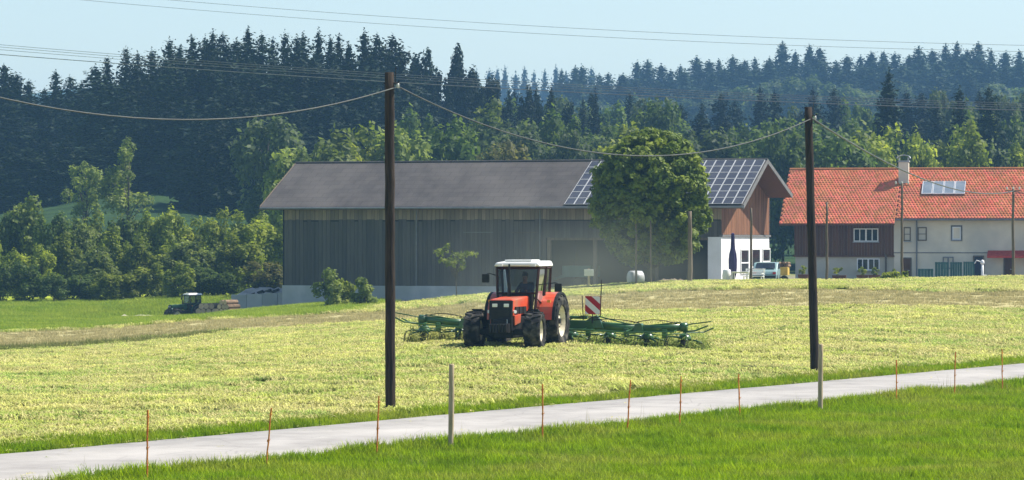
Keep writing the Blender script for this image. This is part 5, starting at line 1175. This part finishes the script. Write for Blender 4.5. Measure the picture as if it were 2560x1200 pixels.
lg = MB(); lg.tube([(0.0, 0.0, 0.30), (0.0, 0.05, 0.25), (0.13, 0.12, 0.2), (0.13, 0.12, 0.0)], 0.028, 6); LG = lg.mesh('wheel_leg', M['tedgreen'])
for i, x in enumerate((-4.5, -3.25, -1.95, -0.65, 0.65, 1.95, 3.25, 4.5)):
    o = inst('rotor', RM[0], ted, (x, 0.25, 0.37), (R(9), 0, 0.5 * (i % 2) + 0.2 * i)); inst('arms', RM[1], o); inst('tines', RM[2], o)
    lgo = inst('wheel_leg', LG, ted, (x - 0.1, 0.1, 0.20)); wo_ = inst('wheel', WM, lgo, (0.05, 0.12, 0.0), (0, 0, R(10))); inst('hub', HB, wo_)
for o in ted.children:
    if o.name.split('.')[0] not in ('rotor', 'wheel_leg'): o.location.z = -0.16
# warning board
wb = empty('warning_board', (1.50, -0.42, 1.38)); wb.parent = ted
wb.rotation_euler = (0, 0, R(8))
def clip(poly, w_, h_):
    for ax, lim, sg in ((0, w_, 1), (0, -w_, -1), (1, h_, 1), (1, -h_, -1)):
        out = []
        for i in range(len(poly)):
            a, b_ = poly[i], poly[(i + 1) % len(poly)]; ia, ib = sg * a[ax] <= sg * lim, sg * b_[ax] <= sg * lim
            if ia: out.append(a)
            if ia != ib: t_ = (lim - a[ax]) / (b_[ax] - a[ax]); out.append((a[0] + t_ * (b_[0] - a[0]), a[1] + t_ * (b_[1] - a[1])))
        poly = out
        if not poly: return poly
    return poly
b = MB(); b.box((0, 0, 0), (0.50, 0.02, 0.60)); b.build('board', M['warn_red'], wb)
for k in (-0.62, -0.18, 0.26):
    pl = clip([(-1, k + 0.86), (-1, k + 1.08), (1, k - 0.86 + 0.22), (1, k - 0.86)], 0.245, 0.295)
    if len(pl) > 2: b = MB(); b.prism([(p[0], -0.0125, p[1]) for p in pl], (0, -0.004, 0)); b.build('stripe', M['warn_white'], wb)
b = MB(); b.tube([(0.27, 0.03, 0.85), (0.265, 0.03, 0.0), (0.27, 0.03, -0.33), (0.2, 0.03, -0.40), (-0.15, 0.03, -0.42)], 0.018, 6); b.tube([(-0.36, 0.02, 0.30), (-0.30, 0.02, -0.5)], 0.016, 6); b.tube([(0.0, 0.03, -0.6), (0.0, 0.03, -0.3)], 0.02, 6); b.build('bracket', M['black'], wb)
# hay thrown by the rotors
flying = []
r = np.random.default_rng(77); n = 9000; X = r.uniform(-5.2, 5.2, n); c_ = np.stack([X, r.normal(0.8, 0.55, n), np.abs(r.normal(0.0, 0.24, n))], 1)
v, f = rquads(c_, np.tile([0, 0, 1.0], (n, 1)), np.full(n, 0.04), r, 6.0)
o = tag(inst('flying_hay', np_mesh('flying_hay', v, f, M['hay'], r.uniform(size=n)), None, (tp.x, tp.y, zt_), (0, 0, TY)), 'loose hay thrown up round the tedder rotors', None, None, 'stuff'); o.rotation_euler = rot2
# ---------------------------------------------------------------- poles, wires, fence
def near_line(px, off):
    """point on the line parallel to the lane, off metres across from its far edge, at photo column px"""
    u = (px - 1280) / FPX; d = (47.28 - off / 0.869) / (0.569 - u); return u * d, d
def utility_pole(pxb, pxt, ytop, r0, r1, off, label, seed):
    X, d = near_line(pxb, off); z0 = gz(X, d); ht = (600 - ytop) / FPX * d - z0; lean = (pxt - pxb) / FPX * d
    o = empty('utility_pole', (X, d, z0), 0, label, 'utility pole', 'wooden poles along the lane')
    rr = random.Random(seed); n = 16; b = MB()
    b.tube([(lean * i / n + rr.uniform(-0.008, 0.008), rr.uniform(-0.008, 0.008), -0.4 + (ht + 0.4) * i / n) for i in range(n + 1)], [(r0 + (r1 - r0) * i / n) * rr.uniform(0.97, 1.03) for i in range(n + 1)], 14)
    b.build('shaft', M['pole'], o, True)
    b = MB(); b.tube([(lean - 0.14, -0.05, ht - 0.26), (lean + 0.2, -0.05, ht - 0.25), (lean + 0.24, -0.05, ht - 0.20)], 0.018, 6); b.tube([(lean + 0.13, -0.02, ht - 0.3), (lean + 0.15, -0.02, ht + 0.12)], 0.012, 6); b.build('hook', M['dark_metal'], o)
    b = MB(); b.lathe([(0.001, 0.07), (0.03, 0.06), (0.04, 0.02), (0.03, 0.0), (0.045, -0.03), (0.001, -0.05)], Matrix.Translation((lean + 0.2, -0.05, ht - 0.33)) @ Matrix.Rotation(R(-90), 4, 'Y'), 10); b.build('insulator', M['porcelain'], o, True)
    return Vector((X + lean, d, z0 + ht))
t1 = utility_pole(976, 974, 181, 0.125, 0.115, -1.6, 'dark wooden utility pole left of the red tractor', 1)
t2 = utility_pole(2038, 2021, 268, 0.135, 0.118, -1.6, 'dark leaning wooden utility pole right of the tractor, near the house', 2)
def cable(name, pts, rad, mat, label, group, n=5):
    b = MB(); b.tube(pts, rad, n); return tag(b.build(name, M[mat], None, True), label, 'cable', group)
def para(p0, p1, sag, n=28):
    return [p0.lerp(p1, i / n) - Vector((0, 0, 4 * sag * (i / n) * (1 - i / n))) for i in range(n + 1)]
a1 = t1 + Vector((0.14, 0, -0.36)); a2 = t2 + Vector((0.1, 0, -0.34)); a0 = Vector((-14.97, 60.0, 4.80))
cable('telephone_cable', para(a0, a1, 1.58), 0.016, 'wire', 'sagging telephone cable from the left edge to the first pole', 'telephone cable spans')
cable('telephone_cable', para(a1 + Vector((0.06, 0, 0.02)), a2, 1.38), 0.017, 'wire', 'sagging telephone cable between the two wooden poles', 'telephone cable spans')
farm = P(2533, 478, 206)
cable('telephone_cable', para(a2, farm, 0.9), 0.03, 'wire', 'cable running from the second pole down to the farmhouse pole', 'telephone cable spans')
cable('telephone_cable', para(farm, P(2900, 470, 190), 0.5), 0.022, 'wire', 'short cable leaving the farmhouse pole to the right', 'telephone cable spans')
lines = [((-300, 112), (300, 158), (1000, 205), (1500, 236), (2020, 257), (2900, 284)), ((-300, 98), (300, 149), (1000, 196), (1500, 227), (2020, 250), (2900, 278)),
         ((-300, 90), (300, 144), (1000, 190), (1500, 221), (2020, 244), (2900, 273)), ((-300, 84), (300, 139), (1000, 184), (1500, 216), (2020, 239), (2900, 268))]
nm = ['lowest brighter', 'second lowest', 'third lowest', 'topmost']
for k, ln in enumerate(lines):
    xs = np.linspace(-300, 2900, 60); ys = np.interp(xs, [p[0] for p in ln], [p[1] for p in ln]); co = np.polyfit([p[0] for p in ln], [p[1] for p in ln], 2); ys = np.polyval(co, xs)
    cable('power_line', [P(x, y, 282 + 0.8 * k) for x, y in zip(xs, ys)], 0.030 if k == 0 else 0.018, 'far_wire', '%s wire of the bundle crossing before the woods' % nm[k], 'power lines before the woods')
for k, ln in enumerate((((-100, -30), (180, -2), (1000, 62), (1700, 103), (2560, 128), (2900, 134)), ((-100, -52), (330, -2), (1000, 40), (1700, 85), (2560, 112), (2900, 120)))):
    xs = np.linspace(-100, 2900, 50); co = np.polyfit([p[0] for p in ln], [p[1] for p in ln], 2)
    cable('power_line', [P(x, y, 300 + k) for x, y in zip(xs, np.polyval(co, xs))], 0.016, 'far_wire', ('lower' if k == 0 else 'upper') + ' of two thin wires crossing the open sky', 'thin wires in the sky')

def post(px, ytop, ybase, wpx, label):
    X, d = near_line(px, ROAD_W + 0.9); z0 = gz(X, d); h = max(1.3, (600 - ytop) / FPX * d - z0); r0 = wpx / FPX * d / 2
    b = MB(); rr = random.Random(px); n = 8
    b.tube([(rr.uniform(-0.006, 0.006), 0, -0.3 + (h + 0.3) * i / n) for i in range(n)] + [(0, 0, h - 0.02), (0, 0, h)], [r0 * rr.uniform(0.95, 1.06) for i in range(n)] + [r0 * 0.98, r0 * 0.78], 12)
    o = b.build('fence_post', M['post'], None, True, loc=(X, d, z0)); tag(o, label, 'fence post', 'round wooden fence posts')
    o.rotation_euler = (0, R(0.6), 0)
post(1127, 910, 1100, 13.5, 'pale round wooden fence post before the lane, below the tractor')
post(2050, 860, 1017, 12, 'weathered fence post standing before the right utility pole')
SP = [(367, 369, 1025), (662, 678, 1020), (940, 947, 990), (1357, 1356, 960), (1566, 1576, 950), (1698, 1703, 940), (1851, 1846, 935), (2242, 2241, 900), (2385, 2389, 880), (2506, 2505, 872)]
for i, (xb, xt, yt) in enumerate(SP):
    X, d = near_line(xb, ROAD_W + 0.85); z0 = gz(X, d); h = (600 - yt) / FPX * d - z0; ln = (xt - xb) / FPX * d; rr = random.Random(i)
    o = empty('fence_stake', (X, d, z0), 0, 'thin rusty orange fence stake by the lane, %s from the left' % ORD[i], 'fence stake', 'rusty fence stakes along the lane')
    b = MB(); n = 9; b.tube([(ln * k / n + rr.uniform(-0.006, 0.006), rr.uniform(-0.006, 0.006), -0.2 + (h + 0.2) * k / n) for k in range(n + 1)], [0.016 * rr.uniform(0.9, 1.15) for k in range(n + 1)], 7); b.build('rod', M['rust'], o)
    for q in (0.5, 0.9):
        b = MB(); b.cyl((ln * q, 0, h * q - 0.025), (ln * q, 0, h * q + 0.025), 0.019, n=7); b.tube([(ln * q, 0, h * q), (ln * q + 0.035, -0.02, h * q + 0.01), (ln * q + 0.04, -0.02, h * q + 0.035)], 0.007, 5); b.build('wire_clip', M['rust'], o)
# thin poles by the farm
for px, yt, d, r_, lab in ((1590, 545, 200, 0.07, 'thin bare pole at the left foot of the maple'), (1627, 548, 199.5, 0.06, 'thin pale pole under the middle of the maple crown'), (1725, 528, 199, 0.15, 'thick grey pole under the right side of the maple'),
                           (1878, 520, 211, 0.085, 'dark thin pole before the sunlit barn gable'), (2067, 505, 204, 0.085, 'thin pole just right of the leaning utility pole'), (2255, 458, 207, 0.09, 'thin tall pole before the chimney of the farmhouse'), (2533, 472, 206, 0.10, 'thin pole with insulators before the right end of the house')):
    X = (px - 1280) / FPX * d; z0 = gz(X, d); h = (600 - yt) / FPX * d - z0; o = empty('farm_pole', (X, d, z0), 0, lab, 'pole', 'thin poles by the farmyard'); rr = random.Random(px)
    b = MB(); n = 8; b.tube([(rr.uniform(-0.02, 0.02), 0, -0.3 + (h + 0.3) * k / n) for k in range(n + 1)], [r_ * (1 - 0.25 * k / n) for k in range(n + 1)], 8); b.build('shaft', M['timber'], o, True)
    if px in (2533, 2255):
        b = MB(); b.box((0, 0, h - 0.12), (0.9, 0.07, 0.07)); b.build('crossarm', M['timber'], o)
        for q in (-0.38, 0, 0.38): b = MB(); b.lathe([(0.001, 0.12), (0.05, 0.10), (0.06, 0.0), (0.04, -0.06)], Matrix.Translation((q, 0, h)) @ Matrix.Rotation(R(-90), 4, 'Y'), 8); b.build('insulator', M['porcelain'], o)

# ---------------------------------------------------------------- farmyard things
def at(px, d): X = (px - 1280) / FPX * d; return (X, d, gz(X, d))
o = empty('notice_board', at(1472, 207), R(6), 'small white notice board on a post before the barn bay', 'sign')
b = MB(); b.box((0, 0, 0.4), (0.12, 0.12, 1.7)); b.build('post', M['post'], o); b = MB(); b.box((0, -0.08, 1.0), (0.58, 0.04, 0.40)); b.build('board', M['white_paint'], o, bevel=0.01)
M['wrap'] = MAT('bale_wrap', (0.42, 0.44, 0.46), (0.52, 0.53, 0.54), scale=2, rough=0.35, bump=0.3)
def bale(px, d, s, lab):
    x, y, z = at(px, d); o = empty('wrapped_bale', (x, y, z), R(20), lab, 'bale'); b = MB(); b.lathe([(0.001, -0.55), (0.5, -0.55), (0.58, -0.48), (0.6, 0), (0.58, 0.48), (0.5, 0.55), (0.001, 0.55)], Matrix.Translation((0, 0, 0.56)), 22); b.build('wrap', M['wrap'], o, True); o.scale = (s, s, s)
bale(1589, 206, 0.78, 'white wrapped round bale behind the pole at the maple foot')
mound('rubble_heap', (*at(1680, 209)[:2], at(1680, 209)[2] - 0.1), 2.6, 1.4, 0.6, M['timber'], 'small brown rubble heap beneath the maple', 'heap', 41, 16)
# closed parasol
x, y, z = at(1832, 214); o = empty('closed_parasol', (x, y, z), 0, 'closed dark purple parasol before the white gable wall', 'parasol')
M['purple'] = MAT('purple_cloth', (0.035, 0.022, 0.10), (0.06, 0.04, 0.15), scale=4, stretch=(5, 5, 0.5), rough=0.8, bump=0.5)
b = MB(); b.tube([(0, 0, 0.0), (0, 0, 3.1)], 0.03, 8); b.build('pole', M['black'], o)
vs = []; fs = []; prof = [(0.25, 0.11), (0.55, 0.19), (1.0, 0.23), (1.5, 0.235), (1.9, 0.20), (2.2, 0.13), (2.5, 0.115), (2.9, 0.10), (3.15, 0.09), (3.2, 0.02)]; n = 24
for h_, q in prof:
    for k in range(n): a = 2 * math.pi * k / n; qq = q * (1 + (0.16 if k % 3 else -0.12)); vs.append((qq * math.cos(a), qq * math.sin(a), h_))
for i in range(len(prof) - 1):
    for k in range(n): fs.append((i * n + k, i * n + (k + 1) % n, (i + 1) * n + (k + 1) % n, (i + 1) * n + k))
b = MB(); b.add(vs, fs); b.build('canopy', M['purple'], o); b = MB(); b.cyl((0, 0, -0.02), (0, 0, 0.1), 0.3, 0.26, 14); b.build('base', M['concrete'], o)
# white barrel planter, table, chairs
x, y, z = at(1817, 213); o = empty('white_barrel', (x, y, z), 0, 'white rounded barrel left of the closed parasol', 'barrel'); b = MB(); b.lathe([(0.001, 0), (0.22, 0), (0.28, 0.3), (0.29, 0.5), (0.24, 0.85), (0.2, 0.9), (0.001, 0.9)], Matrix.Rotation(R(-90), 4, 'Y'), 18); b.build('body', M['white_paint'], o, True)
b = MB(); b.lathe([(0.24, 0.26), (0.285, 0.27), (0.285, 0.31), (0.24, 0.32)], Matrix.Rotation(R(-90), 4, 'Y'), 18); b.build('hoop', M['alu'], o)
def garden_table(px, d, lab):
    x, y, z = at(px, d); o = empty('garden_table', (x, y, z), R(-15), lab, 'table')
    for k in range(5): b = MB(); b.box((0, -0.3 + 0.15 * k, 0.72), (1.1, 0.13, 0.035)); b.build('slat', M['white_paint'], o)
    for sx in (-0.48, 0.48):
        for sy in (-0.3, 0.3): b = MB(); b.box((sx, sy, 0.35), (0.06, 0.06, 0.70)); b.build('leg', M['white_paint'], o)
    b = MB(); b.box((0, 0, 0.66), (0.96, 0.5, 0.06)); b.build('apron', M['white_paint'], o)
garden_table(1852, 212.5, 'white slatted garden table right of the closed parasol')
def garden_bench(px, d, rz, lab, mat='white_paint'):
    x, y, z = at(px, d); o = empty('garden_bench', (x, y, z), rz, lab, 'bench')
    for k in range(3): b = MB(); b.box((0, -0.18 + 0.16 * k, 0.44), (1.3, 0.14, 0.035)); b.build('seat_slat', M[mat], o)
    for k in range(3): b = MB(); b.box((0, 0.26 + 0.03 * k, 0.58 + 0.15 * k), (1.3, 0.03, 0.11)); b.build('back_slat', M[mat], o)
    for sx in (-0.58, 0.58): b = MB(); b.box((sx, -0.18, 0.21), (0.06, 0.06, 0.42)); b.box((sx, 0.24, 0.45), (0.06, 0.06, 0.9)); b.box((sx, 0.03, 0.63), (0.06, 0.44, 0.05)); b.build('leg', M[mat], o)
garden_bench(1884, 213, R(-25), 'white garden bench by the gable windows')
# wood cart
M['yellow'] = MAT('yellow_cart', (0.55, 0.36, 0.06), (0.65, 0.45, 0.1), scale=3, rough=0.6); M['log'] = MAT('log_bark', (0.16, 0.10, 0.06), (0.28, 0.19, 0.12), scale=5, rough=0.9, rnd=0.3); M['logend'] = MAT('cut_log', (0.5, 0.36, 0.2), (0.6, 0.45, 0.28), scale=8, rough=0.8, rnd=0.2)
x, y, z = at(1948, 226); o = empty('yellow_cart', (x, y, z), R(-12), 'yellow box cart loaded with firewood beside the house', 'cart')
b = MB(); b.box((0, 0, 0.95), (1.25, 0.9, 0.55)); b.build('box', M['yellow'], o, bevel=0.02)
for s_ in (-0.4, 0.4):
    b = MB(); b.lathe([(0.001, -0.05), (0.2, -0.06), (0.3, -0.06), (0.32, 0), (0.3, 0.06), (0.2, 0.06), (0.001, 0.05)], Matrix.Translation((s_, -0.5, 0.36)) @ Matrix.Rotation(R(90), 4, 'Z'), 16); b.build('wheel', M['tyre'], o)
b = MB(); b.tube([(-0.6, 0, 0.75), (-1.6, 0, 0.5)], 0.035, 6); b.build('drawbar', M['black'], o)
lm = MB(); lm.cyl((0, -0.42, 0), (0, 0.42, 0), 0.085, n=8); LM = lm.mesh('firewood', M['log'])
for k in range(16):
    tag(inst('firewood', LM, None, (x - 0.72 + 0.19 * (k % 8) + pr2.uniform(-0.03, 0.03), y, z + 1.31 + 0.17 * (k // 8)), (0, 0, R(-12) + pr2.uniform(-0.1, 0.1))), 'split firewood log stacked on the yellow cart', 'log', 'firewood on the yellow cart')
# small car
def car(px, d, rz, lab):
    x, y, z = at(px, d); o = empty('parked_car', (x, y, z), rz, lab, 'car'); cp = MAT('pale_teal_paint', (0.22, 0.34, 0.33), (0.26, 0.38, 0.37), scale=2, rough=0.25, spec=0.6)
    b = MB(); W = 0.78; prof = [(-1.85, 0.35), (-1.9, 0.62), (-1.75, 0.88), (-1.0, 0.95), (-0.45, 1.38), (0.9, 1.42), (1.55, 1.02), (1.88, 0.95), (1.92, 0.55), (1.8, 0.32)]
    b.prism([(-W, q, h_) for q, h_ in prof], (2 * W, 0, 0)); bo = b.build('body', cp, o, bevel=0.08)
    b = MB(); b.add([(-0.62, -1.02, 1.0), (0.62, -1.02, 1.0), (0.58, -0.50, 1.36), (-0.58, -0.50, 1.36)], [(0, 1, 2, 3)]); b.v = [(p[0], p[1] - 0.02, p[2] + 0.02) for p in b.v]; b.build('rear_window', M['pane'], bo)
    for s_ in (-1, 1):
        b = MB(); b.prism([(s_ * (W + 0.004), -0.85, 1.0), (s_ * (W + 0.004), -0.42, 1.32), (s_ * (W + 0.004), 0.82, 1.34), (s_ * (W + 0.004), 1.3, 1.02)], (s_ * 0.006, 0, 0)); b.build('side_window', M['pane'], bo)
        b = MB(); b.box((s_ * 0.62, -1.86, 0.74), (0.2, 0.08, 0.14)); b.build('tail_light', M['warn_red'], o)
        for q in (-1.15, 1.2): b = MB(); b.lathe([(0.001, -0.09), (0.2, -0.1), (0.3, -0.1), (0.31, 0), (0.3, 0.1), (0.2, 0.1), (0.001, 0.09)], Matrix.Translation((s_ * 0.72, q, 0.31)), 18); b.build('wheel', M['tyre'], o)
    b = MB(); b.box((0, -1.93, 0.5), (1.4, 0.1, 0.14)); b.build('bumper', M['black'], o, bevel=0.02)
car(1916, 218, R(-8), 'pale teal small car parked before the gap beside the house')
# green board fence, planters and table before the house
yd = 268.5
fx = [(2294, 2334, 672, 'low'), (2336, 2372, 655, 'tall'), (2373, 2404, 655, 'tall'), (2405, 2434, 654, 'tall')]
for k, (xa, xb, yt, _) in enumerate(fx):
    X0_, X1_ = (xa - 1280) / FPX * yd, (xb - 1280) / FPX * yd; z0 = gz((X0_ + X1_) / 2, yd); h = (600 - yt) / FPX * yd - z0
    o = empty('board_screen', ((X0_ + X1_) / 2, yd - 0.2 * k, z0), HT, 'green board garden screen before the white house wall, %s from the left' % ORD[k], 'screen', 'green garden screens'); w_ = X1_ - X0_ - 0.04; nb = 5
    for q in range(nb): b = MB(); b.box((-w_ / 2 + w_ * (q + 0.5) / nb, 0, h / 2), (w_ / nb - 0.02, 0.03, h)); b.build('board', M['green_panel'], o)
    b = MB(); b.box((0, 0.035, h - 0.1), (w_, 0.04, 0.08)); b.box((0, 0.035, 0.5), (w_, 0.04, 0.08)); b.build('rail', M['green_panel'], o)
def planter(px, d, w_, lab, seed):
    x, y, z = at(px, d); o = empty('planter', (x, y, z), HT, lab, 'planter'); b = MB(); b.hexa([(-w_ / 2, -0.18, 0.4), (w_ / 2, -0.18, 0.4), (w_ / 2, 0.18, 0.4), (-w_ / 2, 0.18, 0.4)], [(-w_ / 2 - 0.05, -0.22, 0.8), (w_ / 2 + 0.05, -0.22, 0.8), (w_ / 2 + 0.05, 0.22, 0.8), (-w_ / 2 - 0.05, 0.22, 0.8)]); b.build('box', M['dark_wood'], o)
    b = MB(); b.box((-w_ / 3, 0, 0.2), (0.08, 0.3, 0.4)); b.box((w_ / 3, 0, 0.2), (0.08, 0.3, 0.4)); b.build('stand', M['dark_wood'], o)
    a, _ = broad_mesh(seed, w_ * 1.1, 0.75, 0, 260, 9, 0.10, M['leaf_mid'], 'round'); inst('plant', a, o, (0, 0, 0.7))
for k, (px, w_) in enumerate(((2008, 0.7), (2098, 1.0), (2156, 0.8), (2186, 0.8), (2232, 0.6))): planter(px, 266 - 0.3 * k, w_, 'dark planter with green plants along the house front, %s from the left' % ORD[k], 500 + k)
x, y, z = at(2456, 262); o = empty('white_pump', (x, y, z), HT, 'white standing garden pump beside the navy house door', 'pump'); b = MB(); b.cyl((0, 0, 0), (0, 0, 1.7), 0.11, 0.09, 12); b.build('column', M['white_paint'], o, True)
b = MB(); b.lathe([(0.001, 0.35), (0.12, 0.3), (0.16, 0.1), (0.13, 0), (0.001, 0)], Matrix.Translation((0, 0, 1.65)) @ Matrix.Rotation(R(-90), 4, 'Y'), 14); b.build('head', M['white_paint'], o, True); b = MB(); b.tube([(0, 0, 1.8), (-0.45, 0, 1.95), (-0.6, 0, 1.7)], 0.04, 8); b.build('handle', M['white_paint'], o); b = MB(); b.tube([(0, 0, 0.8), (0.3, 0, 0.78), (0.36, 0, 0.6)], 0.05, 8); b.build('spout', M['white_paint'], o)
# left: gravel heap and log piles in the dip
M['gravel'] = MAT('pale_gravel', (0.42, 0.37, 0.29), (0.58, 0.52, 0.42), scale=3, rough=0.95, bump=0.8, bscale=12)
mound('gravel_heap', (P(345, 790, 231).x, 231, gz(P(345, 790, 231).x, 231) - 0.1), 5.8, 2.6, 0.75, M['gravel'], 'long low heap of pale gravel left of the green tractor', 'heap', 51)
def log_pile(px, d, n, L_, r_, zb_, lab, grp, rz):
    x, y, _ = at(px, d); cols_ = n // 3 + 1; lm_ = MB(); lm_.cyl((0, -L_ / 2, 0), (0, L_ / 2, 0), r_, n=9); me_ = lm_.mesh('log', M['log']); me_.materials.append(M['logend'])
    for p in me_.polygons:
        if len(p.vertices) > 4: p.material_index = 1
    k = 0; row_ = 0
    while k < n:
        for c_ in range(max(1, cols_ - row_)):
            if k >= n: break
            q = (c_ - (cols_ - row_ - 1) / 2) * 2.05 * r_
            tag(inst('log', me_, None, (x + q * math.cos(rz), y + q * math.sin(rz) , zb_ + r_ + row_ * 1.75 * r_), (0, 0, rz + pr2.uniform(-0.04, 0.04))), lab, 'log', grp); k += 1
        row_ += 1
log_pile(572, 231, 14, 1.2, 0.17, gz(P(572, 0, 231).x, 231), 'cut log in the low pale stack right of the green tractor', 'pale logs right of the green tractor', R(-35))
log_pile(528, 236, 12, 1.6, 0.2, gz(P(528, 0, 236).x, 236), 'bark-covered log in the dark stack behind the green tractor', 'dark logs behind the green tractor', R(-20))

# ---------------------------------------------------------------- haze and dust
def VOL(name, color, dens, aniso=0.2):
    m = bpy.data.materials.new(name); m.use_nodes = True; T = m.node_tree
    for n_ in list(T.nodes): T.nodes.remove(n_)
    out = T.nodes.new('ShaderNodeOutputMaterial'); pv = T.nodes.new('ShaderNodeVolumePrincipled')
    pv.inputs['Color'].default_value = (*color, 1); pv.inputs['Density'].default_value = dens; pv.inputs['Anisotropy'].default_value = aniso
    T.links.new(pv.outputs[0], out.inputs['Volume']); return m
hb0, hb1 = float(GZ.min()) - 1.0, max(float(GZ.max()), 112.0) + 2.0
b = MB(); b.hexa([(gx[0] - 5, gy[0] - 5, hb0), (gx[-1] + 5, gy[0] - 5, hb0), (gx[-1] + 5, gy[-1] + 5, hb0), (gx[0] - 5, gy[-1] + 5, hb0)], [(gx[0] - 5, gy[0] - 5, hb1), (gx[-1] + 5, gy[0] - 5, hb1), (gx[-1] + 5, gy[-1] + 5, hb1), (gx[0] - 5, gy[-1] + 5, hb1)]); tag(b.build('haze', VOL('haze_air', (0.30, 0.60, 1.0), 0.00024, 0.0)), 'thin blue haze over the whole valley', None, None, 'stuff')
def DUST(name, color, dens):
    m = VOL(name, color, dens, 0.1); T = m.node_tree; pv = [n_ for n_ in T.nodes if n_.type == 'PRINCIPLED_VOLUME'][0]
    tc = T.nodes.new('ShaderNodeTexCoord'); ln_ = T.nodes.new('ShaderNodeVectorMath'); ln_.operation = 'LENGTH'; T.links.new(tc.outputs['Object'], ln_.inputs[0])
    nz = T.nodes.new('ShaderNodeTexNoise'); nz.inputs['Scale'].default_value = 2.2; nz.inputs['Detail'].default_value = 2; T.links.new(tc.outputs['Object'], nz.inputs['Vector'])
    mr = T.nodes.new('ShaderNodeMapRange'); mr.interpolation_type = 'SMOOTHSTEP'; mr.inputs['From Min'].default_value = 1.0; mr.inputs['From Max'].default_value = 0.0; T.links.new(ln_.outputs['Value'], mr.inputs['Value'])
    n2 = T.nodes.new('ShaderNodeMapRange'); n2.inputs['From Min'].default_value = 0.3; n2.inputs['From Max'].default_value = 0.7; n2.inputs['To Max'].default_value = dens; T.links.new(nz.outputs[0], n2.inputs['Value'])
    mu = T.nodes.new('ShaderNodeMath'); mu.operation = 'MULTIPLY'; T.links.new(mr.outputs[0], mu.inputs[0]); T.links.new(n2.outputs[0], mu.inputs[1]); T.links.new(mu.outputs[0], pv.inputs['Density'])
    m.cycles.volume_step_rate = 4.0
    return m
dm = DUST('hay_dust', (0.86, 0.92, 0.82), 0.005)
p = P(1430, 700, 176); bm = bmesh.new(); bmesh.ops.create_icosphere(bm, subdivisions=4, radius=1.0); me = bpy.data.meshes.new('dust'); bm.to_mesh(me); bm.free(); me.materials.append(dm)
tag(inst('dust', me, None, p, (0, 0, R(-4)), (10.5, 44, 5.2)), 'pale hay dust drifting behind the tedder', None, None, 'stuff')
